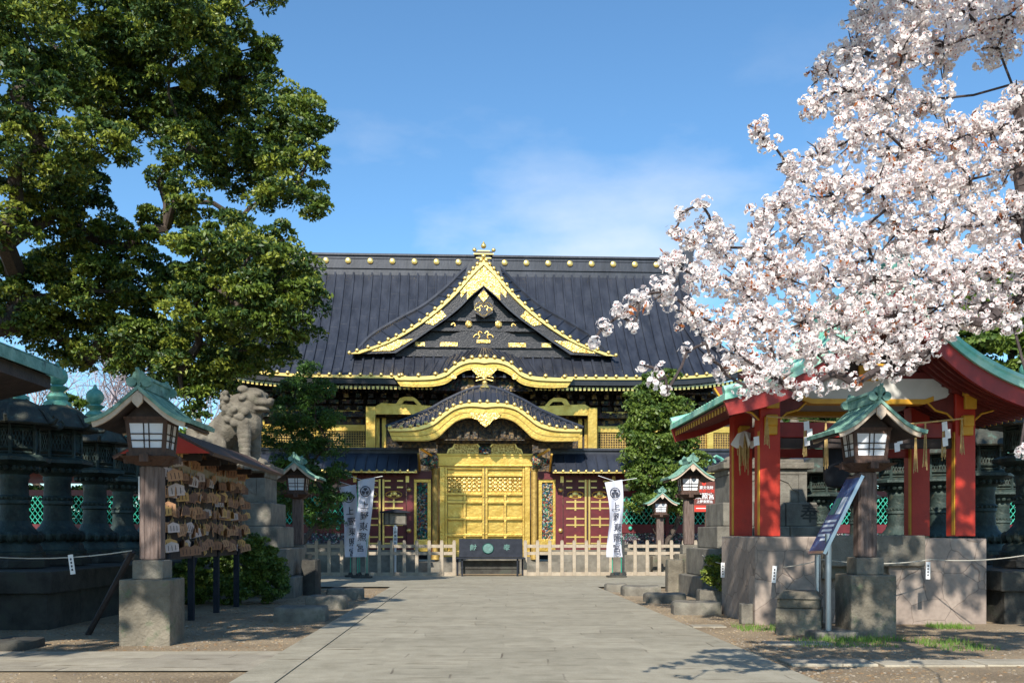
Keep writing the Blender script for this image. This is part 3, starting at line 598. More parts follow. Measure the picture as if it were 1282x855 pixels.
for yy in (476, 480): mb.prism([(gx(597, KD), lz(yy + 1, KD)), (gx(607.5, KD), lz(yy - 1.5, KD)), (gx(618, KD), lz(yy + 1, KD)), (gx(618, KD), lz(yy + 2.2, KD)), (gx(607.5, KD), lz(yy, KD)), (gx(597, KD), lz(yy + 2.2, KD))], ky - 1.2, ky - 1.1)
mb.sph((gx(607.5, KD), ky - 1.2, lz(484.5, KD)), .12, 10, 6)
mb.build('gold_ornament', 'gold_carved', kr)

# --- hall body: walls, brackets, columns, beams, lattice windows
WD = 47.4; wy = WD - HD
def bx_(mb, x0, x1, y0, y1, d, ya, yb, mi=0):                     # pixel box at depth d, local y from ya to yb
    mb.box(gx(x0, d), gx(x1, d), ya, yb, lz(y1, d), lz(y0, d), mi)
mb = MB(); bx_(mb, 290, 925, 490, 700, WD, wy, wy + 7.2); mb.build('wall', 'wood_dark', hall)
mb = MB()
for i in range(-18, 19):                                        # bracket clusters under the eave
    cx_ = i * 0.58
    for r_, (z0, wd, dy) in enumerate(((8.0, .12, 1.5), (7.75, .20, 1.8), (7.5, .13, 2.1), (7.25, .24, 2.15))):
        mb.box(cx_ - wd, cx_ + wd, dy, wy, z0 - .1, z0 + .09)
mb.box(-11, 11, 1.9, wy, 7.05, 7.2); mb.box(-11, 11, 1.4, wy, 8.12, 8.22)
mb.build('bracket', 'bracket_carving', hall)
mb = MB()
cols = [461.5, 741]                                            # porch columns
PD = 46.2; py_ = PD - HD
for a, b in ((461, 473), (739, 751)): bx_(mb, a, b, 509, 640, PD, py_, py_ + .42)
o = mb.build('column', 'gold', hall, bevel=.03)
mb = MB()
for a, b in ((473, 560), (655, 739)): bx_(mb, a, b, 509, 519, PD, py_ + .05, py_ + .3)
for sx in (-1, 1):
    P = [(497, 508), (503, 499), (509, 497), (519, 497), (524, 500), (531, 508), (526, 508), (520, 502), (509, 502), (504, 508)]
    mb.prism([(gx(607.5 + sx * (607.5 - x), PD), lz(y, PD)) for x, y in P], py_ + .06, py_ + .25)
    mb.prism([(gx(607.5 + sx * (607.5 - x), PD), lz(y, PD)) for x, y in ((473, 509), (480, 505), (520, 507), (560, 509))], py_ + .06, py_ + .2)
mb.build('porch_beam', 'gold', hall)
mb = MB()
for (a, b) in ((290, 461), (752, 925)):
    bx_(mb, a, b, 533, 540.5, WD, wy - .12, wy + .05)
    bx_(mb, a, b, 560, 566, WD, wy - .12, wy + .05)
for c0 in (330, 398, 812, 890): bx_(mb, c0, c0 + 8, 528, 640, WD, wy - .2, wy + .05)
for a in (474, 482, 727, 735): bx_(mb, a, a + 5, 519, 600, WD, wy - .1, wy + .05)
for a, b in ((345, 395), (407, 455), (757, 806), (822, 885)): bx_(mb, a, b, 515, 518, WD, wy - .06, wy + .05)
mb.build('gold_beam', 'gold', hall)
mb = MB()
for a, b in ((294, 330), (338, 398), (406, 461), (752, 812), (820, 890), (898, 922)):
    for x in np.arange(a, b, 3.1): bx_(mb, x, x + .9, 540.5, 560, WD, wy - .05, wy)
    for y in np.arange(542, 560, 3.1): bx_(mb, a, b, y, y + .9, WD, wy - .055, wy - .01)
mb.build('lattice_window', 'gold_dark', hall)
mb = MB(); bx_(mb, 485, 730, 520, 640, WD, wy - .02, wy + .1); mb.build('doorway_panel', 'carved_dark', hall)
mb = MB()
for a, b in ((345, 395), (407, 458), (757, 806), (822, 885)):
    bx_(mb, a, b, 519, 532, WD, wy - .04, wy); 
mb.build('transom_carving', 'bracket_carving', hall)
# ================================================================ GOLDEN GATE
QD = 40.0
gate = thing('shrine_gate', 'golden gate with closed double doors under a wavy black tiled roof', 'gate', (xax(QD), QD, 0), YAW)
GF = 38.3; fy = GF - QD
def qx(px, d=QD): return (px - 607.5) * d / F
def q(mb, x0, x1, y0, y1, ya, yb, d=QD, mi=0): mb.box(qx(x0, d), qx(x1, d), ya, yb, lz(y1, d), lz(y0, d), mi)
r_out = [(486, 537), (508, 536.5), (525, 534), (541, 528), (556, 517), (570, 508.5), (587, 505), (607.5, 504.5)]
r_top = [(484, 536), (508, 527), (524, 520), (540, 513), (556, 504), (570, 497), (588, 489), (607.5, 484)]
r_in = [(492, 552), (515, 552.5), (535, 552), (548, 548), (560, 537), (573, 527), (590, 523.5), (607.5, 531)]
def cq(pts, d): return [(qx(x, d), lz(y, d)) for x, y in pts]
def fullq(pts, d, n=36):
    h = smooth_curve(cq(pts, d), n); return h + [(-x, z) for x, z in reversed(h[:-1])]
RO = fullq(r_out, GF); RT = fullq(r_top, QD); RI = fullq(r_in, GF)
mb = MB()
mb.loft([[(x, fy, z) for x, z in RO], [(x * .98 + 0, fy * .5, (z + z2) / 2 + .12) for (x, z), (x2, z2) in zip(RO, RT)], [(x, 0, z) for x, z in RT], [(x, -fy * .5, (z + z2) / 2 + .12) for (x, z), (x2, z2) in zip(RO, RT)], [(x, -fy, z) for x, z in RO]])
for k in range(2, len(RO) - 2, 2): mb.tube([(RO[k][0], fy, RO[k][1] + .02), ((RO[k][0] * .98), fy * .5, (RO[k][1] + RT[k][1]) / 2 + .14), (RT[k][0], 0, RT[k][1] + .02)], .04, 5)
mb.tube([(RT[k][0], 0, RT[k][1] + .03) for k in range(len(RT))], .09, 6)
groof = mb.build('roof', 'roof_black', gate)
mb = MB(); mb.lathe([(.2, 0), (.2, .05), (.12, .12), (.02, .2)], 8, (0, -.05, lz(486, QD))); mb.box(-.18, .18, -.1, .2, lz(490, QD), lz(485, QD)); mb.build('roof_finial', 'gold_plain', groof)
mb = MB(); mb.band(RO, lerp(RO, RI, .22), fy - .1, fy + .1)
for k in range(1, len(RO) - 1, 3): mb.sph((RO[k][0], fy - .08, RO[k][1] + .05), .085, 8, 5)
mb.build('gold_verge', 'gold_plain', groof, smooth=True)
mb = MB(); mb.band(lerp(RO, RI, .22), RI, fy, fy + .14); mb.band(lerp(RO, RI, .45), lerp(RO, RI, .6), fy - .03, fy + .1); mb.build('bargeboard', 'gold', groof)
mb = MB(); mb.band(lerp(RO, RI, .22), lerp(RO, RI, .29), fy - .02, fy + .02); mb.band(lerp(RO, RI, .60), lerp(RO, RI, .635), fy - .02, fy + .02); mb.band(lerp(RO, RI, .93), lerp(RO, RI, .97), fy - .02, fy + .02); mb.build('moulding', 'gold_dark', groof)
mb = MB(); mb.prism([(qx(588, GF), lz(517, GF)), (qx(627, GF), lz(517, GF)), (qx(625, GF), lz(523, GF)), (qx(617, GF), lz(526, GF)), (qx(613, GF), lz(531, GF)), (qx(607.5, GF), lz(535, GF)), (qx(602, GF), lz(531, GF)), (qx(598, GF), lz(526, GF)), (qx(590, GF), lz(523, GF))], fy - .1, fy - .005)
mb.build('pendant', 'gold_carved', groof)
mb = MB(); n_ = len(RI)
mb.loft([[(x, fy + .15, z + .12) for x, z in RI], [(x, -fy, z + .12) for x, z in RI]]); 
mb.build('soffit', 'wood_dark', groof)
# carved tympanum & transom
mb = MB(); q(mb, 548, 667, 522, 546, -.9, -.75); q(mb, 540, 675, 546, 552, -.95, -.7); q(mb, 548, 667, 552, 570, .02, .15); q(mb, 536, 680, 552, 556, -.3, .1)
for s in (-1, 1):
    for k in range(6): q(mb, 607.5 + s * (12 + 10 * k) - 3, 607.5 + s * (12 + 10 * k) + 3, 541, 552, -1.1, -.9)
mb.build('carved_tympanum', 'carved_dark', gate)
lob = [(0, 569), (2, 563), (7, 561), (9, 557), (15, 553), (24, 552), (32, 553), (38, 557), (42, 562), (44, 569)]
for s in (-1, 1):
    P = [(qx(607.5 + s * (3 + (44 - x))), lz(y, QD)) for x, y in lob]
    mb = MB(); mb.prism(P, -.14, -.02); f_ = mb.build('transom_lobe', 'gold_carved', gate)
    mb = MB(); mb.tube([(x, -.15, z) for x, z in P], .035, 5); mb.build('rim', 'gold_plain', f_)
mb = MB(); q(mb, 600, 615, 560, 569, -.25, -.15); mb.sph((0, -.25, lz(565, QD)), .2, 10, 6, sc=(1.2, .5, .8)); mb.build('painted_boss', 'painted_carving', gate)
# lintel, jambs
mb = MB(); q(mb, 549, 667, 569, 583, -.16, .12); q(mb, 547, 669, 568, 571, -.22, .12); q(mb, 549, 667, 582, 584, -.19, .1); mb.build('lintel', 'gold', gate, bevel=.015)
for a, b in ((551, 557.6), (657.4, 664)):
    mb = MB(); q(mb, a, b, 584, 697, -.14, .12); mb.build('jamb', 'gold', gate, bevel=.015)
mb = MB(); q(mb, 545, 670, 697, 703, -.3, .15); mb.box(qx(500), qx(715), -.7, .6, 0.0, lz(703, QD)); mb.build('threshold', 'granite', gate)
# door leaves
for s in (-1, 1):
    def X(v): return 607.5 + s * (607.5 - v) if s == 1 else v    # coordinates given for the left leaf
    def qq(mb, x0, x1, y0, y1, ya, yb):
        a, b = sorted((X(x0), X(x1))); q(mb, a, b, y0, y1, ya, yb)
    mb = MB(); qq(mb, 557.8, 607.1, 584.5, 697, .06, .10)
    for x0, x1 in ((557.8, 560.5), (604, 607.1)): qq(mb, x0, x1, 584.5, 697, -.085, .06)
    for y0, y1 in ((584.5, 587.5), (593.5, 596.5), (616.5, 620), (626.5, 630), (647.5, 651), (668, 671.5), (689, 697)): qq(mb, 560.5, 604, y0, y1, -.075, .06)
    for y0, y1 in ((620, 626.5), (630, 647.5), (651, 668), (671.5, 689)): qq(mb, 580.5, 583.8, y0, y1, -.07, .06)
    leaf = mb.build('door_leaf', 'gold', gate, bevel=.012)
    mb = MB()
    for y0, y1 in ((587.5, 593.5), (596.5, 616.5), (620, 626.5), (630, 647.5), (651, 668), (671.5, 689)):
        for x0, x1 in (((560.5, 604),) if y0 < 618 else ((560.5, 580.5), (583.8, 604))):
            qq(mb, x0, x1, y0, y0 + .7, .03, .06); qq(mb, x0, x1, y1 - .7, y1, .03, .06); qq(mb, x0, x0 + .7, y0 + .7, y1 - .7, .03, .06); qq(mb, x1 - .7, x1, y0 + .7, y1 - .7, .03, .06)
    mb.build('panel_shade_moulding', 'gold_dark', leaf)  # panel borders in dark gold, painting in the shade of the recessed edges
    mb = MB()
    for jx in range(7):
        for jy in range(4):
            x = 563.3 + jx * 6.2; y = 599.3 + jy * 4.9; a, b = X(x), X(x)
            mb.sph((qx(a), .03, lz(y, QD)), .085, 8, 4, sc=(1, .4, .8)); 
            if jx < 6 and jy < 3: mb.sph((qx(X(x + 3.1)), .04, lz(y + 2.4, QD)), .05, 6, 4, sc=(1, .5, 1))
    mb.build('carved_panel', 'gold_carved', leaf)
    mb = MB()
    for y in (622, 668, 690): mb.sph((qx(X(605.5)), -.09, lz(y, QD)), .035, 8, 4)
    mb.build('boss', 'gold_plain', leaf)
    # round column, painted bracket, carved side panel
    mb = MB(); mb.lathe([(.13, lz(700, QD)), (.13, lz(588, QD))], 16, (qx(X(546)), -.25, 0)); mb.lathe([(.16, lz(590, QD)), (.16, lz(586, QD))], 16, (qx(X(546)), -.25, 0)); mb.lathe([(.17, lz(700, QD)), (.15, lz(694, QD))], 16, (qx(X(546)), -.25, 0))
    mb.build('round_column', 'gold_dark', gate, smooth=True)
    mb = MB(); mb.sph((qx(X(543)), -.55, lz(577, QD)), .26, 12, 8, sc=(.9, .9, 1.2)); mb.sph((qx(X(543)), -.8, lz(580, QD)), .14, 10, 6); mb.sph((qx(X(536)), -.45, lz(579, QD)), .2, 10, 6, sc=(1.5, .8, .9)); mb.box(*sorted((qx(X(549)), qx(X(537)))), -.5, -.1, lz(587, QD), lz(583, QD))
    mb.build('lion_head_bracket', 'painted_carving', gate, smooth=True)
    mb = MB(); qq(mb, 519, 540.5, 600, 604, -.1, .05); qq(mb, 519, 540.5, 675, 690, -.1, .05); qq(mb, 519, 522.5, 604, 675, -.1, .05); qq(mb, 536, 540.5, 604, 675, -.1, .05)
    pf = mb.build('side_panel_frame', 'gold', gate, bevel=.01)
    mb = MB(); qq(mb, 522.5, 536, 604, 675, -.02, .04)
    for k in range(46):
        px = random.uniform(524, 534.5); pyy = random.uniform(606, 673); mb.sph((qx(X(px)), -.03, lz(pyy, QD)), random.uniform(.05, .1), 7, 4, sc=(1, .5, random.uniform(.6, 1.5)))
    mb.build('painted_relief', 'painted_carving', pf)
    mb = MB(); qq(mb, 515, 541, 590, 600, -.16, .1); qq(mb, 513, 519, 600, 697, -.12, .1); qq(mb, 540.5, 543, 600, 697, -.05, .1); mb.build('red_frame', 'maroon', gate)
    mb = MB(); pts = [(qx(X(530)), -1.4, lz(566, QD)), (qx(X(546)), -.5, lz(574, QD))]; mb.tube(pts, .06, 5); pts = [(qx(X(527)), -1.4, lz(572, QD)), (qx(X(527)), -.4, lz(590, QD))]; mb.tube(pts, .05, 5); mb.build('gold_strut', 'gold', gate)
    # dark carved eaves beams running forward
    mb = MB(); a, b = sorted((qx(X(500)), qx(X(548)))); mb.box(a, b, fy + .25, fy + .5, lz(555, QD), lz(551, QD)); mb.box(a + .2, b, -.9, -.6, lz(563, QD), lz(556, QD)); mb.build('eave_beam', 'carved_dark', gate)

# ================================================================ WALL WITH BLACK ROOF ON BOTH SIDES OF THE GATE
def side_wall(s, name, label, xe):
    # xe: far end in gate-local metres; s = -1 left, +1 right
    root = thing(name, label, 'wall', (xax(QD), QD, 0), YAW)
    def X(v): return (v - 607.5) * QD / F * s
    def qq(mb, x0, x1, y0, y1, ya, yb, mi=0): a, b = sorted((X(x0), X(x1))); mb.box(a, b, ya, yb, lz(y1, QD), lz(y0, QD), mi)
    xi = 690; E = 607.5 + xe * F / QD
    mb = MB(); a, b = sorted((X(xi), X(E)))
    prof = [(-1.15, lz(589, 38.85)), (-.75, lz(580, 39.25)), (-.3, lz(571.5, 39.7)), (-.12, lz(568, QD)), (-.12, lz(564, QD)), (-.2, lz(564, QD)), (-.2, lz(561, QD)), (.2, lz(561, QD)), (.2, lz(568, QD)), (1.1, lz(588, QD)), (1.1, lz(591, QD)), (-1.15, lz(591.5, 38.85))]
    mb.prism([(y, z) for y, z in prof], a, b, axis='x')
    x = a + .1
    while x < b:
        mb.tube([(x, -1.15, lz(588.5, 38.85)), (x, -.75, lz(579.5, 39.25)), (x, -.3, lz(571, 39.7))], .03, 4); x += .42
    rf = mb.build('roof', 'roof_black', root)
    mb = MB(); x = a + .1
    mb.box(a, b, -1.2, -1.15, lz(592, 38.85), lz(590.3, 38.85))
    while x < b: mb.sph((x, -1.2, lz(589.5, 38.85)), .06, 6, 4); x += .3
    mb.build('eave_tiles', 'gold_plain', rf)
    # side double door
    mb = MB(); qq(mb, 699, 705, 592, 690, -.1, .15); qq(mb, 767, 773, 592, 690, -.1, .15); qq(mb, 699, 773, 592, 598, -.08, .15); mb.box(*sorted((X(699), X(E))), .0, .3, lz(600, QD), lz(590, QD)); fr = mb.build('door_frame', 'maroon', root)
    mb = MB()
    for px, py2 in ((702, 613), (702, 664), (770, 613), (770, 664)): mb.sph((X(px), -.12, lz(py2, QD)), .1, 10, 6)
    for px in (704, 769): qq(mb, px - 2, px + 2, 596, 604, -.12, -.1)
    mb.build('gold_knob', 'gold_plain', fr, smooth=True)
    mb = MB()
    for k in range(8): qq(mb, 708 + k * 8, 712 + k * 8, 593, 596, -.5, .0)
    mb.build('rafter', 'maroon_dark', root)
    for lf in (0, 1):
        x0 = 706 if lf == 0 else 737
        mb = MB(); qq(mb, x0, x0 + 29.5, 598, 688, -.02, .06); d_ = mb.build('door_leaf', 'maroon', root)
        mb = MB(); c0 = x0 + 15
        if lf == 0: qq(mb, x0 + 26.8, x0 + 29, 600, 688, -.05, -.02)
        else: qq(mb, x0 + .5, x0 + 2.7, 600, 688, -.05, -.02)
        for (ya, yb) in ((602, 610), (628, 636), (649, 657), (672, 680)):
            for yy in (ya, yb):
                qq(mb, x0 + 3.5, x0 + 11, yy - .9, yy + .9, -.045, -.02); qq(mb, x0 + 19, x0 + 26.4, yy - .9, yy + .9, -.045, -.02)
            if ya > 610:
                qq(mb, c0 - 1.1, c0 + 1.1, ya - 3, yb + 3, -.045, -.02); qq(mb, c0 - 4, c0 + 4, ya - .9, ya + .9, -.043, -.02); qq(mb, c0 - 4, c0 + 4, yb - .9, yb + .9, -.043, -.02)
        mb.tube([(X(c0 + 10 * math.cos(t)), -.04, lz(619 + 4.3 * math.sin(t), QD)) for t in [i / 20 * 6.283 for i in range(21)]], .022, 4)
        mb.sph((X(c0), -.04, lz(618, QD)), .1, 8, 5, sc=(1.3, .4, 1)); mb.sph((X(c0 - 5), -.04, lz(620.5, QD)), .06, 8, 5, sc=(1.3, .4, 1)); mb.sph((X(c0 + 5), -.04, lz(620.5, QD)), .06, 8, 5, sc=(1.3, .4, 1))
        mb.build('gold_fittings', 'gold_plain', d_)
    # open fence beyond the door
    mb = MB(); qq(mb, 773, E, 614, 621, -.03, .1); qq(mb, 773, E, 656, 667, -.05, .1); qq(mb, 773, E, 600, 606, -.03, .1)
    x = 773
    while x < E: qq(mb, x, x + 4, 600, 690, -.08, .1); x += 62
    mb.build('red_rail', 'maroon', root)
    mb = MB(); x0w = 777; mb.sph((X(790), -.1, lz(661, QD)), .08)
    x = 0; a, b = sorted((X(773), X(E))); zt, zb = lz(621, QD), lz(656, QD); hgt = zt - zb; n_ = int((b - a) / .2)
    for i in range(n_):
        xs = a + i * .2
        for sg in (-1, 1):
            xa, xb = (xs, xs + .42) if sg > 0 else (xs + .42, xs); mb.tube([(xa, .0, zb), (xb, .0, zb + hgt * .5), (xa, .0, zt)], .016, 4)
    mb.build('green_lattice', 'lattice_green', root)
    mb = MB(); qq(mb, 773, E, 667, 680, -.02, .06)
    for k in range(int(abs(b - a) * 16)): mb.sph((random.uniform(a, b), -.03, lz(random.uniform(668, 679), QD)), random.uniform(.025, .05), 5, 4, sc=(1.5, .5, 1))
    mb.build('carved_strip', 'strip_carving', root)
    mb = MB(); qq(mb, 690, E, 688, 716, -.25, .2); qq(mb, 773, E, 680, 688, -.1, .15); mb.build('stone_base', 'granite', root)
    return root
sw_r = side_wall(1, 'roofed_wall', 'black roofed maroon wall with green lattice, right of the golden gate', 25)
sw_l = side_wall(-1, 'roofed_wall', 'shaded black roofed maroon wall with green lattice, left of the golden gate', 22)
# verdigris scrolls on the roof of the right wall
mb = MB()
for px, fl in ((890, 1), (1013, 1), (940, -1)):
    c0 = (px - 607.5) * QD / F
    pts = [(c0 + fl * (.05 + .045 * a) * math.cos(a), -.78, lz(579, 39.3) + (.05 + .045 * a) * math.sin(a)) for a in [i / 24 * 7 for i in range(25)]]; mb.tube(pts, .05, 6)
    mb.tube([(c0 + fl * .35, -.8, lz(585, 39.3)), (c0 + fl * .8, -.85, lz(588, 39.3)), (c0 + fl * 1.1, -.8, lz(577, 39.3)), (c0 + fl * 1.5, -.8, lz(570, 39.3)), (c0 + fl * 1.6, -.8, lz(572, 39.3))], .06, 6)
mb.build('roof_scroll', 'verdigris', sw_r, smooth=True)

# ================================================================ LOW WOODEN FENCE
FD = 35.9
def fence(label, px0, px1, root_px):
    r = thing('wooden_fence', label, 'fence', (xax(FD), FD, 0), YAW, 'pale wooden fences before the gate')
    n = int(round((px1 - px0) / 15.6)); st = (px1 - px0) / n
    f = lambda p: (p - 607.5) * FD / F
    for y0, y1 in ((681.5, 685.5), (690.5, 694.5), (716, 721)):
        mb = MB(); mb.box(f(px0 - 2), f(px1 + 2), .005, .05, lz(y1, FD), lz(y0, FD)); mb.build('rail', 'fence_wood', r, bevel=.006)
    first = None
    for i in range(n + 1):
        x = f(px0 + i * st)
        if first is None:
            mb = MB(); mb.box(-.06, .06, -.045, .0, .05, lz(677, FD) - .03); mb.prism([(-.06, lz(677, FD) - .03), (.06, lz(677, FD) - .03), (.04, lz(676, FD)), (-.04, lz(676, FD))], -.045, 0); first = mb.build('picket', 'fence_wood', r, bevel=.006); first.location = (x, 0, 0)
        else: c = first.copy(); COL.objects.link(c); c.location = (x, 0, 0)
fence('shaded half of the pale wooden picket fence, left of the black offertory stand', 366, 568, 0)
fence('sunlit half of the pale wooden picket fence, right of the black offertory stand', 657, 872, 0)

# ================================================================ OFFERTORY STAND
t = thing('offertory_stand', 'black offertory stand with a green round crest between the two fence halves', 'offertory box', (xax(35.6), 35.6, 0), YAW)
def ox(p): return (p - 612.5) * 35.6 / F + .14
mb = MB(); a, b = ox(574), ox(654)
mb.add([(a, -.02, .72), (b, -.02, .72), (b, .25, 1.38), (a, .25, 1.38), (a, .35, .72), (b, .35, .72), (b, .35, 1.38), (a, .35, 1.38)], [(0, 1, 2, 3), (4, 7, 6, 5), (0, 3, 7, 4), (1, 5, 6, 2), (3, 2, 6, 7), (0, 4, 5, 1)])
pn = mb.build('front_panel', 'dark_metal', t, bevel=.015)
mb = MB(); mb.box(ox(570), ox(657), -.28, .35, .66, .71); mb.build('shelf', 'dark_metal', t, bevel=.01)
for px, yy in ((578, -.2), (647, -.2), (572, .25), (654, .25)):
    mb = MB(); mb.box(ox(px) - .03, ox(px) + .03, yy, yy + .06, .05, .66); mb.build('leg', 'dark_metal', t)
mb = MB(); mb.box(ox(576), ox(650), .1, .16, .12, .6); mb.box(ox(576), ox(650), .07, .1, .3, .33); mb.build('lower_panel', 'granite_dark', t)
tilt = math.atan2(.66, .27); 
def crest(parent, loc, rot, r, m1, m2):
    TT = Matrix.Rotation(0, 4, 'X'); mb = MB()
    pts = [(r * math.cos(a), r * math.sin(a), 0) for a in [i / 28 * 6.2832 for i in range(29)]]; mb.tube(pts, r * .09, 4)
    for k in range(3):
        a = R(90 + 120 * k); P = []
        for j in range(13):
            th = -1.5 + 3.0 * j / 12; rr = r * .42 * (1 - .28 * abs(math.cos(th * 1.0)) ** 8)
            P.append((r * .40 * math.cos(a) + rr * math.cos(a + th), r * .40 * math.sin(a) + rr * math.sin(a + th)))
        P.append((r * .05 * math.cos(a), r * .05 * math.sin(a)))
        mb.prism([(x, z) for x, z in P], 0, r * .06, axis='z')
    o = mb.build('crest', m1, parent); o.location = loc; o.rotation_euler = rot; return o
mb = MB(); mb.lathe([(.2, 0), (.2, .02)], 20, T=Matrix.Translation((0.08, .09, 1.03)) @ Matrix.Rotation(R(90 - 22), 4, 'X')); mb.build('crest_disc', 'teal_relief', pn)
crest(pn, (0.08, .075, 1.036), (R(68), 0, 0), .19, 'teal_relief', None)
for s_, px in (('献', 592), ('奉', 634)): text_obj('lettering', s_, .26, 'teal_relief', pn, (ox(px) , .10, 1.05), (R(68), 0, 0), .006)

# ================================================================ BANNERS
def banner(label, px, d, rot, tw, chars, lean=0.0, loc_top=604, group='white banners with a round crest beside the path'):
    base = W(px, 0, d); r = thing('banner', label, 'banner', (base.x, d, 0.05), rot, group)
    ztop, zbot = lz(loc_top, d) - .05, lz(697, d) - .05; wd = .54
    mb = MB(); rows = []
    for j in range(25):
        t = j / 24; z = ztop + (zbot - ztop) * t; row = []
        for i in range(9):
            u = i / 8 - .5; taper = 1.0 if t > .5 else 1 + .35 * (.5 - t) ** 1.2 * tw
            row.append((u * wd * taper * (1 - .12 * math.sin(t * 3.1)) + .05 * math.sin(t * 5) + lean * (1 - t), .085 * math.sin(u * 8 + t * 6) * (0.3 + t) - .06 - .05 * math.sin(t * 4), z + (.10 * (u + .5) if t < .3 else .03 * u) * (1 - t)))
        rows.append(row)
    mb.loft(rows); cl = mb.build('cloth', 'cloth', r, smooth=True)
    for sx in (-.12, .2):
        mb = MB(); mb.tube([(sx, .03, 0), (sx, .03, ztop + .02)], .016, 6); mb.build('pole', 'green_pole', r)
    mb = MB(); mb.tube([(-.62, .03, ztop + .24), (.0, .02, ztop + .04), (.75, .0, ztop + .16)], .009, 5); mb.build('cross_rod', 'white', r)
    mb = MB(); mb.box(-.3, .35, -.18, .22, 0, .06); mb.lathe([(.09, .06), (.06, .16)], 8, (-.12, .03, 0)); mb.lathe([(.09, .06), (.06, .16)], 8, (.2, .03, 0)); mb.build('base', 'granite_dark', r, bevel=.01)
    crest(cl, (.02 + lean * .85, -.15, ztop - .36), (R(90), 0, R(0)), .17, 'ink', None)
    n = len(chars); 
    for i, ch in enumerate(chars):
        text_obj('lettering', ch, .30, 'ink', cl, (.03 + lean * (.68 - i * .15) + .03 * math.sin(i), -.165, ztop - .85 - i * .36), (R(90), R(random.uniform(-5, 5) + lean * 10), R(random.uniform(-14, 14))), .002)
    return r
banner('white shrine banner on green poles hanging before the sunlit right fence', 771, 34.6, R(8), .9, '上野東照宮', -.10)
banner('rear banner half hidden behind the other one at the left fence', 443, 34.9, R(4), .6, '上野東照宮', -.22, loc_top=610)
banner('front banner of the overlapping pair at the left fence', 452, 34.0, R(-6), .9, '上野東照宮', .20, loc_top=602)

# ================================================================ NOTICE BOARD, RED SIGN
d = 36.6; t = thing('notice_board', 'small grey roofed notice board on a white post behind the left fence', 'notice board', (W(495, 0, d).x, d, 0), YAW)
def nx_(p): return (p - 495) * d / F
mb = MB(); mb.box(nx_(480), nx_(509), -.03, .03, lz(657, d), lz(641, d)); bo = mb.build('board', 'granite_dark', t, bevel=.01)
mb = MB(); mb.box(nx_(482.5), nx_(486.5), -.035, -.028, lz(656, d), lz(642, d)); mb.box(nx_(488), nx_(507.5), -.035, -.028, lz(655.5, d), lz(642.5, d)); mb.build('notice_sheet', 'granite', bo)
mb = MB(); mb.prism([(nx_(476), lz(640.5, d)), (nx_(495), lz(637, d)), (nx_(514), lz(640.5, d)), (nx_(514), lz(641.6, d)), (nx_(476), lz(641.6, d))], -.2, .15); mb.build('roof', 'dark_metal', t)
mb = MB(); mb.box(-.035, .035, -.02, .04, 0.0, lz(657, d)); mb.build('post', 'white', t)
mb = MB(); mb.box(nx_(492.5), nx_(497.5), -.045, -.025, lz(683, d), lz(659, d)); pl = mb.build('name_strip', 'white', t)
for i, ch in enumerate('上野東照宮'): text_obj('lettering', ch, .11, 'ink', pl, (0, -.048, lz(662 + i * 4.4, d)), (R(90), 0, 0), .001)

d = 33.0; t = thing('direction_sign', 'reddish brown sign with white and red writing beside the stone pedestal', 'sign', (W(881, 0, d).x, d, 0), YAW)
def nx_(p): return (p - 881) * d / F
mb = MB(); mb.box(nx_(868), nx_(896), -.03, .03, lz(641, d), lz(603, d)); bo = mb.build('board', 'sign_brown', t, bevel=.01)
mb = MB(); mb.box(nx_(883), nx_(885), .03, .09, 0, lz(605, d)); mb.build('post', 'wood_brown', t)
mb = MB(); mb.box(nx_(869), nx_(895), -.036, -.031, lz(640.2, d), lz(632.5, d)); rp = mb.build('red_strip', 'sign_red', bo)
mb = MB(); mb.lathe([(.07, 0), (.07, .006)], 14, T=Matrix.Translation((nx_(881), -.031, lz(605, d))) @ RX); mb.build('red_emblem', 'sign_red', bo)
text_obj('lettering', '重要文化財', .115, 'white', bo, (nx_(882), -.034, lz(610.5, d)), (R(90), 0, 0), .003)
text_obj('red_lettering', '金色殿公開', .13, 'sign_red', bo, (nx_(882), -.034, lz(615, d)), (R(90), 0, 0), .003)
text_obj('lettering', '東照宮', .22, 'white', bo, (nx_(882), -.034, lz(621.5, d)), (R(90), 0, 0), .003)
text_obj('lettering', '上野東照宮', .11, 'white', bo, (nx_(882), -.034, lz(628, d)), (R(90), 0, 0), .003)
mb = MB(); mb.box(nx_(871), nx_(893), -.04, -.036, lz(636.6, d), lz(635.6, d)); mb.build('white_line', 'white', rp)
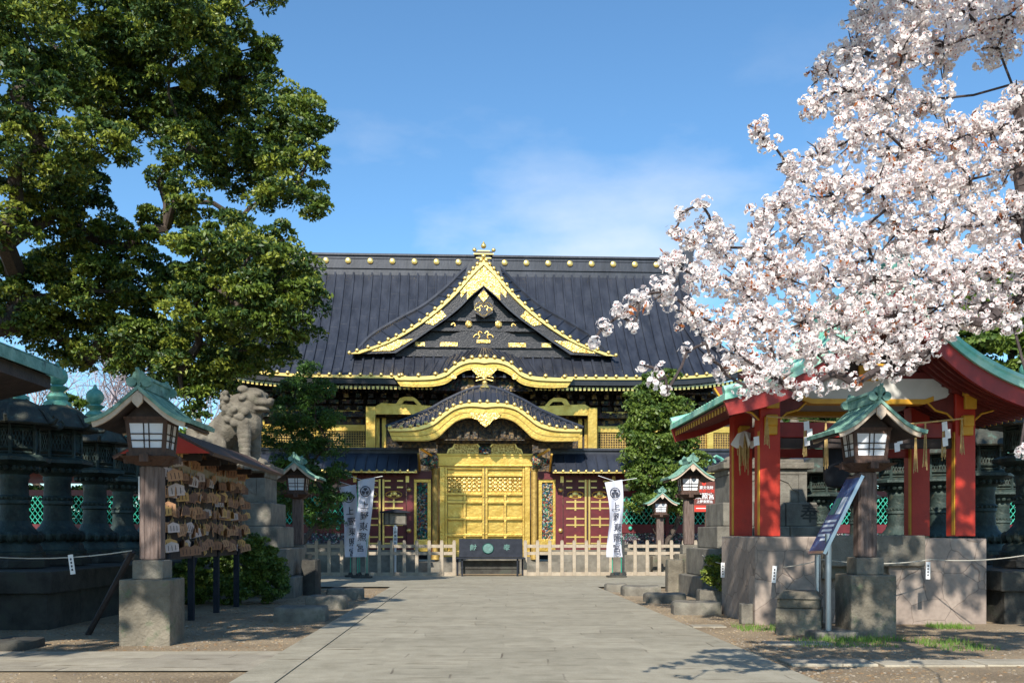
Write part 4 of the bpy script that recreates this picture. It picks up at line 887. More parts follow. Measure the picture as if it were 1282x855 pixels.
# ================================================================ WOODEN LANTERNS WITH COPPER ROOFS
LG = 'wooden path lanterns with green copper roofs'
def make_wooden_lantern(label, ped=True):
    r = thing('wooden_lantern', label, 'lantern', (0, 0, 0), YAW, LG)
    mb = MB(); mb.box(-.345, .345, -.345, .345, -.05, .90); mb.build('pedestal', 'granite_mossy', r, bevel=.02)
    mb = MB(); mb.frus(0, 0, .90, 1.16, .21, .21, .21, .21); mb.build('plinth', 'granite', r, bevel=.015)
    mb = MB(); mb.box(-.125, .125, -.125, .125, 1.16, 2.46); po = mb.build('post', 'wood_weathered', r, bevel=.02)
    mb = MB()
    for sx in (-1, 1): mb.box(sx * .133 - .009, sx * .133 + .009, -.105, .105, 1.18, 2.44); mb.box(sx * .09 - .02, sx * .09 + .02, -.133, -.123, 1.18, 2.44)
    mb.build('corner_strip', 'wood_weathered', po)
    mb = MB(); mb.frus(0, 0, 2.46, 2.58, .16, .16, .36, .36); mb.box(-.38, .38, -.06, .06, 2.5, 2.6); mb.box(-.06, .06, -.38, .38, 2.5, 2.6); mb.box(-.27, .27, -.27, .27, 2.58, 2.64); mb.build('bracket', 'wood_brown', r)
    fb = MB()
    b0, b1, z0, z1 = .225, .265, 2.64, 3.08
    for sx in (-1, 1):
        for sy in (-1, 1):
            fb.add([(sx * (b0 + a), sy * (b0 + c), z0) for a, c in ((-.03, -.03), (.02, -.03), (.02, .02), (-.03, .02))] + [(sx * (b1 + a), sy * (b1 + c), z1) for a, c in ((-.03, -.03), (.02, -.03), (.02, .02), (-.03, .02))],
                   [(0, 1, 2, 3), (4, 5, 6, 7)] + [(i, (i + 1) % 4, 4 + (i + 1) % 4, 4 + i) for i in range(4)])
    for z, a in ((z0, b0 + .02), (z1 - .05, b1 + .015)):
        fb.box(-a, a, -a, -a + .05, z, z + .06); fb.box(-a, a, a - .05, a, z, z + .06); fb.box(-a, -a + .05, -a + .052, a - .052, z, z + .06); fb.box(a - .05, a, -a + .052, a - .052, z, z + .06)
    fb.box(-.30, .30, -.30, .30, z1, z1 + .04)
    box = fb.build('light_box', 'wood_brown', r)
    for k in range(4):
        T = Matrix.Rotation(R(90 * k), 4, 'Z')
        mb = MB(); mb.add([T @ Vector(p) for p in ((-b0 + .02, -b0 + .0, z0 + .05), (b0 - .02, -b0 + .0, z0 + .05), (b1 - .02, -b1, z1 - .04), (-b1 + .02, -b1, z1 - .04))], [(0, 1, 2, 3)]); pw = mb.build('paper_window', 'paper', box)
        mb = MB()
        for x in (-.035, .035): mb.tube([T @ Vector((x, -b0 - .012, z0 + .05)), T @ Vector((x, -b1 - .012, z1 - .04))], .008, 4)
        for f in (.36, .56): zz = z0 + (z1 - z0) * f; yy = -(b0 + (b1 - b0) * f) - .014; mb.tube([T @ Vector((-.21, yy, zz)), T @ Vector((.21, yy, zz))], .008, 4)
        mb.build('muntin', 'wood_dark', pw)
    hc = smooth_curve([(0, 3.50), (.16, 3.36), (.36, 3.19), (.54, 3.09), (.70, 3.05)], 14); C = [(-x, z) for x, z in reversed(hc)][:-1] + hc
    mb = MB(); D = .62
    low = [(x * .985, z - .055) for x, z in C]
    mb.band(C, low, -D, D); rt = None
    for k in range(1, 9):
        y = -D + 2 * D * k / 9; mb.band([(x, z + .012) for x, z in C], [(x, z - .01) for x, z in C], y - .012, y + .012)
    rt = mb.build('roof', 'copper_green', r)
    mb = MB(); mb.band([(x, z - .057) for x, z in C[2:-2]], [(x * .97, z - .125) for x, z in C[2:-2]], -D + .03, -D + .07); mb.band([(x, z - .057) for x, z in C[2:-2]], [(x * .97, z - .125) for x, z in C[2:-2]], D - .07, D - .03); mb.build('bargeboard', 'wood_pale', rt)
    mb = MB(); mb.band([(x * .92, z - .06) for x, z in C], [(x * .9, z - .09) for x, z in C], -D + .08, D - .08); mb.prism([(-.26, 3.12), (.26, 3.12), (.0, 3.36)], -.28, -.24); mb.build('rafters', 'wood_dark', rt)
    mb = MB(); mb.prism([(-.07, 3.36), (0, 3.42), (.07, 3.36), (.065, 3.27), (.0, 3.20), (-.065, 3.27)], -D - .01, -D + .03); mb.build('pendant', 'wood_pale', rt)
    mb = MB(); mb.box(-.07, .07, -D + .1, D - .1, 3.46, 3.62); mb.box(-.09, .09, -D + .06, D - .06, 3.60, 3.64)
    for sy in (-1, 1):
        y = sy * (D - .08); 
        for a_, zc, rr in ((0, 3.62, .085), (-.1, 3.55, .07), (.1, 3.55, .07)): mb.lathe([(rr, -.035), (rr, .035)], 10, T=Matrix.Translation((a_, y, zc)) @ RX)
        mb.tube([(0, y, 3.5), (0, y - sy * -.06, 3.66), (0, y + sy * .1, 3.72)], .03, 5)
    mb.build('ridge', 'copper_green', rt)
    return r
wl = make_wooden_lantern('large wooden lantern on a big stone block, left foreground beside the votive plaque rack')
p = W(191, 0, 13.85); wl.location = (p.x, 13.85, 0)
mb = MB(); mb.box(-.02, .0, -.06, .05, 0, .32); tg = mb.build('paper_label', 'white', None); tag(tg, 'white paper label stuck on the post of the left foreground wooden lantern', 'label'); tg.location = (p.x - .175, 13.9, 2.0)
p = W(1083, 0, 15.1); wlr = dup(wl, 'large wooden lantern on a mossy stone block before the red pavilion', (p.x, 15.1, .02), YAW, .99)
p = W(862, 0, 27.6); dup(wl, 'wooden lantern on a stone block between the reddish brown sign and the right fence', (p.x, 27.6, .12), YAW, .97)
p = W(826, 0, 37.6); dup(wl, 'smallest wooden lantern, behind the right fence under the leafy tree', (p.x, 37.6, -.1), YAW, .92)
p = W(373, 0, 27.6); dup(wl, 'shaded wooden lantern between the stone lion pedestal and the left fence', (p.x, 27.6, .1), YAW, .98)

# ================================================================ BRONZE LANTERNS
BG = 'tall bronze lanterns in rows at the sides'
def make_bronze():
    r = thing('bronze_lantern', 'x', 'lantern', (0, 0, 0), 0, BG)
    mb = MB(); mb.lathe([(.60, 0), (.60, .12), (.55, .14), (.55, .20), (.50, .22)], 6, rot=R(30)); mb.build('stone_foot', 'granite_dark', r)
    mb = MB(); mb.lathe([(.50, .20), (.50, .26), (.46, .28), (.44, .36), (.38, .44), (.44, .50), (.45, .56), (.36, .64), (.29, .72), (.26, .80)], 24)
    for k in range(16):
        a = k * math.pi / 8; mb.sph((.41 * math.cos(a), .41 * math.sin(a), .52), .085, 6, 5, sc=(.8, .8, 1.2))
    mb.build('base', 'bronze', r, smooth=True)
    mb = MB(); mb.lathe([(.25, .78), (.235, 1.0), (.235, 1.08), (.265, 1.10), (.265, 1.15), (.25, 1.17), (.27, 1.22), (.235, 1.25), (.225, 1.5), (.25, 1.56), (.24, 1.60), (.28, 1.66)], 20)
    for k in range(20):
        a = k * math.pi / 10; mb.sph((.262 * math.cos(a), .262 * math.sin(a), 1.195), .026, 5, 4)
    mb.build('column', 'bronze', r, smooth=True)
    mb = MB(); mb.lathe([(.26, 1.62), (.34, 1.68), (.36, 1.74), (.46, 1.79)], 24)
    for k in range(18):
        a = k * math.pi / 9; mb.sph((.36 * math.cos(a), .36 * math.sin(a), 1.71), .055, 6, 4)
    mb.lathe([(.52, 1.79), (.62, 1.83), (.62, 1.89), (.55, 1.91), (.50, 1.94)], 6, rot=R(30)); mb.build('platform', 'bronze', r)
    mb = MB(); mb.lathe([(.33, 1.94), (.33, 2.44)], 6, rot=R(30)); fb = mb.build('fire_box', 'granite_dark', r)
    mb = MB()
    for k in range(6):
        a = R(60 * k + 30); a2 = a + R(60); P0 = Vector((.40 * math.cos(a), .40 * math.sin(a), 0)); P1 = Vector((.40 * math.cos(a2), .40 * math.sin(a2), 0)); Z = Vector((0, 0, 1))
        mb.tube([P0 + Z * 1.94, P0 + Z * 2.46], .035, 5)
        for z in (1.97, 2.05, 2.38, 2.44): mb.tube([P0 + Z * z, P1 + Z * z], .028, 4)
        mb.tube([(P0 + P1) / 2 + Z * 2.05, (P0 + P1) / 2 + Z * 2.38], .02, 4)
        for i in range(6):
            f0, f1 = i / 7 , (i + 2) / 7
            mb.tube([P0.lerp(P1, f0) + Z * 2.06, P0.lerp(P1, f1) + Z * 2.37], .011, 4); mb.tube([P0.lerp(P1, f1) + Z * 2.06, P0.lerp(P1, f0) + Z * 2.37], .011, 4)
    mb.build('openwork', 'bronze', fb)
    mb = MB(); mb.lathe([(.40, 2.46), (.70, 2.44), (.72, 2.47), (.66, 2.53), (.55, 2.68), (.40, 2.82), (.24, 2.90), (.18, 2.92)], 12, rot=R(0))
    for k in range(6):
        a = R(60 * k + 30); c, s = math.cos(a), math.sin(a)
        mb.tube([(.70 * c, .70 * s, 2.47), (.80 * c, .80 * s, 2.48), (.85 * c, .85 * s, 2.55), (.80 * c, .80 * s, 2.61), (.76 * c, .76 * s, 2.57)], [.04, .035, .03, .025, .02], 5); mb.tube([(.2 * c, .2 * s, 2.92), (.56 * c, .56 * s, 2.69), (.71 * c, .71 * s, 2.49)], .022, 4)
    mb.build('hat', 'bronze_hat', r)
    mb = MB(); mb.lathe([(.24, 2.90), (.24, 2.96), (.17, 3.0), (.20, 3.06), (.15, 3.12), (.10, 3.16), (.20, 3.24), (.12, 3.28)], 18)
    mb.sph((0, 0, 3.44), .18, 16, 10, sc=(1, 1, .98)); mb.lathe([(.07, 3.58), (.015, 3.70)], 8)
    mb.build('finial', 'verdigris', r, smooth=True)
    return r
br0 = make_bronze(); used = [False]
def place_b(px, d, label, z0=.95, sc=1.0, rz=0.3):
    p = W(px, 0, d)
    if not used[0]: used[0] = True; br0.location = (p.x, d, z0); br0['label'] = label; br0.rotation_euler = (0, 0, rz); return
    dup(br0, label, (p.x, d, z0), rz, sc)
place_b(18, 17.3, 'bronze lantern with a wide pale hat at the left edge of the photo', .95)
place_b(72, 18.8, 'dark bronze lantern, second in the left row, with a blue green finial', .95, 1.03, .1)
place_b(119, 20.8, 'dark bronze lantern, third in the left row, its round finial against the far trees', .95, 1.0, .5)
place_b(154, 23.0, 'dark bronze lantern just left of the foreground wooden lantern', .95, .97, .2)
place_b(187, 25.6, 'farthest bronze lantern of the left row, behind the foreground wooden lantern', .95, .97, .2)
place_b(1290, 18.3, 'bronze lantern cut by the right edge of the photo', .92, 1.05, .2)
place_b(1231, 20.6, 'bronze lantern just right of the right front pavilion post', .92, .98, .4)
place_b(1177, 23.3, 'bronze lantern seen between the two right posts of the red pavilion', .92, 1.0, .1)
place_b(1124, 23.9, 'bronze lantern seen right of the foreground wooden lantern through the pavilion', .92, 1.0, .3)
place_b(1252, 25.2, 'lower bronze lantern behind the row at the far right', .75, .97, .3)
place_b(1027, 25.5, 'bronze lantern seen through the pavilion just left of the blue signboard', .75, .95, .1)
place_b(1075, 27.5, 'far bronze lantern mostly hidden behind the post of the right foreground lantern', .75, .97, .4)
place_b(1150, 28.5, 'far bronze lantern behind the right rear pavilion post', .75, 1.0, .2)
place_b(1205, 29.0, 'far bronze lantern behind the right front pavilion post', .75, 1.0, .5)

# terraces under them
def terrace(name, label, x0, x1, y0, y1, h, m):
    r = thing(name, label, 'terrace', (x0, y0, 0), YAW)
    W_ = x1 - x0; L_ = y1 - y0
    n = max(2, int(L_ / 1.3)); mb = MB()
    for i in range(n):
        mb.box(.02, W_ - .02, L_ * i / n + .01, L_ * (i + 1) / n - .01, -.05, h * .62)
    mb.build('stone_course', m, r, bevel=.015)
    mb = MB(); mb.box(-.08, W_ + .08, -.08, L_ + .05, h * .62, h); mb.build('coping', m, r, bevel=.02)
    return r
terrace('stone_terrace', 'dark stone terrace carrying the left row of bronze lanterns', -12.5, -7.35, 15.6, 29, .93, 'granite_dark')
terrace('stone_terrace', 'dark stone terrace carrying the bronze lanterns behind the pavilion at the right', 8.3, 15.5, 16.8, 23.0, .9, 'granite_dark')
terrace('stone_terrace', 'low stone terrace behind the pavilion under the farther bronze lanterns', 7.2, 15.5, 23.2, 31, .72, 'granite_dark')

# ================================================================ RED PAVILION
tp = thing('purification_pavilion', 'vermilion posted pavilion with a curved green copper roof behind the cherry blossoms', 'pavilion', (6.085, 17.0, 0), YAW)
TD = 17.0
def tx(px, d=TD): return (px - CX) * d / F - 6.085 + YAW * (d - TD)
def tz(py, d=TD): return lz(py, d)
for sx in (-1, 1):
    for sy, m in ((0, 'vermilion'), (1.72, 'vermilion')):
        mb = MB(); x = sx * 1.69; mb.box(x - .175, x + .175, sy - .0, sy + .35, tz(671), tz(492)); po = mb.build('post', m, tp, bevel=.012)
        mb = MB(); mb.box(x - .19, x - .177, sy + .01, sy + .11, tz(671) + .02, tz(540)); mb.build('gilt_edge', 'ochre', po)
        mb = MB(); mb.box(x - .11, x + .11, sy - .07, sy - .005, tz(545), tz(522)); mb.box(x - .09, x + .1, sy - .12, sy - .005, tz(534), tz(520)); mb.build('gilt_cap', 'ochre', po, bevel=.02)
# beams
mb = MB()
for y in (.08, 1.8): mb.box(-1.51, 1.51, y, y + .2, tz(547), tz(528)); 
for x in (-1.69, 1.69): mb.box(x - .09, x + .09, .36, 1.7, tz(546), tz(529))
mb.box(-1.51, 1.51, 1.84, 1.98, tz(562), tz(550)); mb.build('tie_beam', 'deep_red', tp, bevel=.01)
mb = MB(); mb.box(-1.51, 1.51, .1, .26, tz(560), tz(548.5)); mb.build('lower_beam', 'wood_dark', tp)
top = [(-1.50, tz(474)), (-1.0, tz(474)), (0, tz(474)), (1.0, tz(474)), (1.50, tz(474))]
bot = [(-1.50, tz(484)), (-1.36, tz(497)), (-1.18, tz(501)), (0, tz(501)), (1.18, tz(501)), (1.36, tz(497)), (1.50, tz(484))]
for y in (.0, 1.74):
    mb = MB(); mb.band([(x, tz(474)) for x, _ in bot], bot, y, y + .24); bm_ = mb.build('rainbow_beam', 'plaster', tp)
    mb = MB(); mb.band([(x * .83, z + .02) for x, z in bot[1:-1]], [(x * .83, z - .065) for x, z in bot[1:-1]], y - .02, y + .235); mb.build('gilt_underside', 'ochre', bm_)
# carved heads beside the posts
mb = MB(); gm = MB()
for sx in (-1, 1):
    x = sx * 1.69
    for dx in (-1, 1):
        P = [(x + dx * .17, tz(484)), (x + dx * .95, tz(486)), (x + dx * .86, tz(496)), (x + dx * .66, tz(502)), (x + dx * .5, tz(513)), (x + dx * .30, tz(517)), (x + dx * .17, tz(526))]
        mb.prism(P, .06, .22); gm.tube([(a, .05, z) for a, z in P[1:]], .022, 5)
    for z0, wd in ((492, .30), (484, .42), (477, .30)):
        mb.box(x - wd, x + wd, -.12, .42, tz(z0), tz(z0 - 6)); mb.box(x - .14, x + .14, -.45, .85, tz(z0), tz(z0 - 6))
    gm.box(x - .13, x + .13, -.50, -.455, tz(494), tz(481)); gm.box(x - .10, x + .10, -.2, -.13, tz(513), tz(495)); gm.box(x - .14, x + .14, -.3, -.16, tz(497), tz(486))
mb.prism([(-.45, tz(474)), (-.38, tz(458)), (-.15, tz(450)), (.15, tz(450)), (.38, tz(458)), (.45, tz(474))], .05, .2)
gm.box(-.17, .17, -.04, .05, tz(477), tz(458)); gm.box(-.13, .13, -.55, -.5, tz(474), tz(462))
mb.box(-2.2, 2.2, .0, .2, tz(474), tz(466)); mb.box(-2.2, 2.2, 1.75, 1.95, tz(474), tz(466)); mb.build('bracket', 'red_brown', tp); gm.build('gilt_fittings', 'ochre', tp, bevel=.01)
# roof: front gable, ridge running back
RF, RB = -1.25, 3.2
ch = smooth_curve([(0, tz(352, 15.8)), (.5, tz(396, 15.8)), (1.0, tz(433, 15.8)), (1.5, tz(459, 15.8)), (2.1, tz(480, 15.8)), (2.78, tz(494, 15.8))], 22); RC = [(-x, z) for x, z in reversed(ch)][:-1] + ch
mb = MB(); mb.band(RC, [(x, z - .10) for x, z in RC], RF, RB)
for k in range(0, 23): y = RF + .15 + k * .19; mb.band([(x, z + .014) for x, z in RC], [(x, z - .01) for x, z in RC], y - .012, y + .012)
for y in (RF + .09, RB - .09): mb.tube([(x, y, z + .05) for x, z in RC], .085, 7)
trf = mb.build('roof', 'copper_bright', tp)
mb = MB(); mb.box(-.16, .16, RF + .1, RB - .1, RC[22][1] - .05, RC[22][1] + .3); mb.lathe([(.22, -.1), (.22, .1)], 10, T=Matrix.Translation((0, RF + .1, RC[22][1] + .28)) @ RX)
for sy in (RF + .05, ): mb.tube([(-.1, sy, RC[22][1] + .1), (-.4, sy, RC[22][1] - .15), (-.55, sy, RC[22][1] - .05), (-.5, sy, RC[22][1] + .05)], .05, 5); mb.tube([(.1, sy, RC[22][1] + .1), (.4, sy, RC[22][1] - .15), (.55, sy, RC[22][1] - .05), (.5, sy, RC[22][1] + .05)], .05, 5)
mb.build('ridge', 'verdigris', trf)
mb = MB(); mb.band([(x, z - .102) for x, z in RC], [(x * .97, z - .40 + .06 * abs(x) / 2.7) for x, z in RC], RF + .06, RF + .14); mb.band([(x, z - .102) for x, z in RC], [(x * .97, z - .36) for x, z in RC], RB - .14, RB - .06)
mb.build('bargeboard', 'deep_red', trf)
mb = MB(); pass
mb = MB(); mb.band([(x * .975, z - .12) for x, z in RC], [(x * .97, z - .15) for x, z in RC], RF + .16, RB - .16); mb.build('roof_boarding', 'red_brown', trf)
mb = MB(); mt = MB()
for sx in (-1, 1):
    for k in range(20):
        y = RF + .3 + k * .205
        pts = [RC[22 + sx * j] for j in range(8, 23, 2)]
        mb.band([(x * .97, z - .16) for x, z in pts], [(x * .97, z - .235) for x, z in pts], y, y + .07)
        x, z = pts[-1]; mt.box(min(sx * abs(x) * .97, sx * abs(x) * .97 + sx * .012), max(sx * abs(x) * .97, sx * abs(x) * .97 + sx * .012), y - .004, y + .074, z - .24, z - .155)
mb.build('rafter', 'red_brown', trf); mt.build('rafter_tips', 'ochre', trf)
mb = MB(); mb.band([(x * .8, min(z - .42, 99)) for x, z in RC[10:-10]], [(x * .8, tz(470)) for x, z in RC[10:-10]], .02, .12); mb.build('gable_panel', 'wood_dark', trf)
# stone base: two piers, low wall and basin
mb = MB(); mb.box(tx(944, 16.8), tx(1022, 16.8), -.2, 2.1, -.05, 1.48); mb.build('stone_pier', 'crazy_stone', tp, bevel=.02)
mb = MB(); mb.box(tx(1113, 16.8), tx(1238, 16.8), -.2, 2.1, -.05, 1.45); mb.build('stone_pier', 'crazy_stone', tp, bevel=.02)
mb = MB(); mb.box(tx(1024, 16.8), tx(1111, 16.8), .1, 2.1, -.05, .75); mb.build('low_wall', 'crazy_stone', tp, bevel=.02)
bs = MB(); X0, X1 = tx(1026, 17), tx(1150, 17)
bs.box(X0, X1, -.30, -.12, .98, 1.5); bs.box(X0 + .0, X1, 1.5, 1.65, .98, 1.5) if False else None
bs.box(X0, tx(1108, 17), -.12, 1.3, .76, 1.38); ba = bs.build('water_basin', 'granite', tp, bevel=.02)
# straw rope, tassels and paper streamers
sr = thing('sacred_rope', 'straw rope with hanging tassels strung along the front of the pavilion', 'rope', (6.085, 16.8, 0), YAW)
mb = MB(); pts = [(tx(952), -.1, tz(524)), (tx(985), -.1, tz(527)), (tx(1030), -.1, tz(531)), (tx(1080), -.1, tz(534)), (tx(1130), -.1, tz(533)), (tx(1170), -.1, tz(529)), (tx(1197), -.1, tz(526))]; mb.tube(pts, .014, 5); mb.build('rope', 'straw', sr)
for px, y0, y1 in ((953, 526, 562), (1000, 529, 575), (1026, 532, 588), (1051, 534, 590), (1138, 534, 592), (1150, 532, 588), (1173, 530, 576), (1196, 527, 570)):
    mb = MB()
    for k in range(5): dx = (k - 2) * .012; mb.tube([(tx(px) + dx * .3, -.1, tz(y0)), (tx(px) + dx + random.uniform(-.01, .01), -.1, tz((y0 + y1) / 2)), (tx(px) + dx * 1.6, -.1 + random.uniform(-.02, .02), tz(y1 + random.uniform(-4, 2)))], .007, 4)
    mb.build('tassel', 'straw', sr)
for px, y0 in ((998, 531), (1058, 537), (1110, 538), (1170, 531), (936, 550)):
    mb = MB(); zz = tz(y0)
    for k in range(3 if px not in (936,) else 1):
        s_ = .09; ox_ = (k % 2) * .05; mb.prism([(tx(px) + ox_, zz - k * .13), (tx(px) + ox_ + s_, zz - k * .13 + .02), (tx(px) + ox_ + s_ + .01, zz - k * .13 - .13), (tx(px) + ox_ + .01, zz - k * .13 - .15)], -.12 - .01 * k, -.116 - .01 * k)
    mb.build('paper_streamer', 'white', sr)
ts = thing('straw_tassel_bundle', 'white paper and straw bundle hanging at the left corner of the pavilion', 'tassel', tuple(W(932, 545, 17.9)), 0)
mb = MB()
for k in range(34):
    a = random.uniform(0, 6.28); r_ = random.uniform(.02, .14); L_ = random.uniform(.35, .75); mb.tube([(0, 0, .0), (r_ * math.cos(a), r_ * math.sin(a), -.2), (r_ * .9 * math.cos(a), r_ * .9 * math.sin(a), -L_)], .008, 4)
mb.build('straw', 'straw', ts)
mb = MB()
for k in range(8):
    a = k * .8; T = Matrix.Rotation(a, 4, 'Z'); mb.add([T @ Vector(p) for p in ((0, 0, .08), (.13, .0, .03), (.26, .02, -.16), (.12, .03, -.24))], [(0, 1, 2, 3)])
mb.build('paper', 'white', ts, solid=.004)
mb = MB(); mb.lathe([(.02, 0), (.16, .03), (.22, .15), (.23, .6), (.24, .95), (.10, 1.0)], 16); tv = mb.build('bronze_bell', 'dark_metal', None, smooth=True); tag(tv, 'black round bottomed bell hanging in the shade of the pavilion', 'bell'); tv.location = tuple(W(1047, 611, 17.6))

# ================================================================ BLUE SIGNBOARD
bsn = thing('blue_signboard', 'tilted blue information board on two steel posts right of the path', 'signboard', (4.7, 14.7, 0), YAW)
def bp_(px, py, d): v = W(px, py, d); return Vector((v.x - 4.7 + YAW * (d - 14.7), d - 14.7, v.z))
A, B_2, C_2, D_2 = bp_(1030, 692, 14.6), bp_(1079, 594, 14.6), bp_(1061, 597, 15.4), bp_(1011, 693, 15.4)
nrm = (B_2 - A).cross(D_2 - A).normalized()
if nrm.x > 0: nrm = -nrm
mb = MB(); th = .05
mb.add([A, B_2, C_2, D_2] + [p - nrm * th for p in (A, B_2, C_2, D_2)], [(0, 1, 2, 3), (7, 6, 5, 4)] + [(i, i + 4, (i + 1) % 4 + 4, (i + 1) % 4) for i in range(4)]); pn = mb.build('panel', 'steel', bsn)
mb = MB(); cen = (A + B_2 + C_2 + D_2) / 4; P4 = (A, B_2, C_2, D_2)
def bil(u, v, h): return A.lerp(D_2, u).lerp(B_2.lerp(C_2, u), v) + nrm * h
ins = [cen + (p - cen) * .93 + nrm * .006 for p in (A, B_2, C_2, D_2)]; mb.add(ins + [p - nrm * .004 for p in ins], [(0, 1, 2, 3), (7, 6, 5, 4)] + [(i, i + 4, (i + 1) % 4 + 4, (i + 1) % 4) for i in range(4)]); mb.build('printed_face', 'sign_blue', pn)
for (m_, u0, u1, v0, v1) in (('paper', .12, .45, .50, .72), ('verdigris', .52, .88, .50, .72), ('paper', .12, .88, .40, .43), ('paper', .12, .88, .34, .37), ('paper', .12, .80, .28, .31), ('paper', .12, .88, .22, .25), ('paper', .12, .60, .16, .19)):
    mb = MB(); mb.add([bil(u0, v0, .009), bil(u1, v0, .009), bil(u1, v1, .009), bil(u0, v1, .009)], [(0, 1, 2, 3)]); mb.build('printed_block', m_, pn)
for px, d, top_ in ((1037, 14.7, 668), (1024, 15.5, 690)):
    v = bp_(px, 700, d); mb = MB(); mb.tube([(v.x, v.y, 0), (v.x, v.y, tz(top_, d) - .0)], .048, 14); mb.build('post', 'steel', bsn, smooth=True)
mb = MB(); mb.box(-.32, .32, -.3, 1.1, -.02, .10); mb.build('base_slab', 'granite', bsn, bevel=.02)
# ================================================================ VOTIVE PLAQUE RACK
rk = thing('plaque_rack', 'roofed rack hung full of votive plaques between the foreground lantern and the stone lion', 'rack', (-5.62, 16.1, 0), YAW)
RL = 5.2
for y in (.1, 1.5, 3.2, 4.8):
    mb = MB(); mb.box(-.05, .05, y - .05, y + .05, 0, 2.75); mb.build('post', 'dark_metal', rk)
for k in range(6):
    mb = MB(); z = 1.18 + k * .29; mb.box(-.055, .055, 0, RL, z + .22, z + .25); mb.build('rail', 'wood_dark', rk)
mb = MB(); mb.tube([(0, .12, 1.75), (-.0, .6, 2.3)], .04, 5); mb.tube([(0, 1.5, .75), (0, 1.85, 1.15)], .03, 5); mb.build('brace', 'dark_metal', rk)
mb = MB(); mb.box(.06, .09, 0.05, RL, 2.5, 2.82); mb.build('header_board', 'beige_board', rk); mb = MB(); mb.box(-.03, .03, 0.05, RL, 1.1, 2.5); mb.build('gap_shade_board', 'wood_dark', rk)  # the dark board behind paints the shaded gaps between the plaques
mb = MB(); mb.add([(-.75, -.25, 2.76), (.1, -.25, 3.22), (.86, -.25, 2.82), (.86, RL + .2, 2.82), (.1, RL + .2, 3.22), (-.75, RL + .2, 2.76)], [(0, 1, 4, 5), (1, 2, 3, 4)])
rr = mb.build('roof', 'wood_brown', rk, solid=.06)
mb = MB(); mb.add([(-.62, -.26, 2.80), (.1, -.26, 3.17), (.80, -.26, 2.81)], [(0, 1, 2)]); mb.build('red_gable', 'vermilion', rk, solid=.03)
mb = MB()
for k in range(5): y = .1 + k * 1.2; mb.box(.1, .55, y, y + .08, 2.72, 2.82)
mb.build('roof_bracket', 'wood_dark', rk)
def plaque_mesh(mname, wd=.15, ht=.10, marks=True):
    mb = MB(); hw_ = wd / 2
    mb.prism([(-hw_, -ht), (hw_, -ht), (hw_, -.02), (0, .02), (-hw_, -.02)], -.006, .006)
    body = mb
    me = body.build('votive_plaque', [mname, 'wood_dark', 'straw'])
    return me
protos = []
for i in range(5):
    mb = MB(); hw_ = .085; ht = .12
    mb.prism([(-hw_, -ht), (hw_, -ht), (hw_, -.015), (0, .02), (-hw_, -.015)], -.006, .006)
    mb.tube([(-.012, 0, .0), (0, 0, .07), (.012, 0, 0)], .003, 4, 2)
    for k in range(3): x = -.05 + k * .045; mb.box(x, x + .008, -.0075, -.0062, -ht + .02, -.03, 1)
    protos.append(mb)
pobj = [protos[i].build('votive_plaque', ['ema_%d' % i, 'wood_dark', 'straw']) for i in range(5)]
first_used = set(); cnt = 0
def put_plaque(i, x, y, z, rz, tilt, sc, label='small wooden votive plaque hanging among many on the rack'):
    o = pobj[i] if i not in first_used else pobj[i].copy()
    if i in first_used: COL.objects.link(o)
    first_used.add(i); ca, sa = math.cos(YAW), math.sin(YAW)
    o.location = (-5.62 + x * ca - y * sa, 16.1 + x * sa + y * ca, z); o.rotation_euler = (tilt * .6, tilt, rz); o.scale = (sc,) * 3
    tag(o, label, 'plaque', 'wooden votive plaques hung on the rack')
for row in range(6):
    for k in range(40):
        if cnt >= 236: break
        y = .08 + k * (RL - .15) / 40 + random.uniform(-.04, .04); z = 1.39 + row * .29 + random.uniform(-.07, .05) - (.0 if row else .02)
        if row == 0 and k < 4: continue
        x = .075 + random.uniform(.0, .12); put_plaque(random.choice([0, 0, 1, 1, 2, 3, 1, 0, 2, 4]), x, y, z, R(90) + random.uniform(-1.2, .7), random.uniform(-.25, .25), random.uniform(.95, 1.35)); cnt += 1
for row in range(6):
    for k in range(4): put_plaque(random.choice([2, 4, 4, 0]), random.uniform(.02, .35) - .1, random.uniform(-.12, .05), 1.40 + row * .29 + random.uniform(-.05, .05), random.uniform(-.3, .9), random.uniform(-.15, .15), random.uniform(1.0, 1.5))  # near end takes the paler plaque colours, painting it as warmly lit
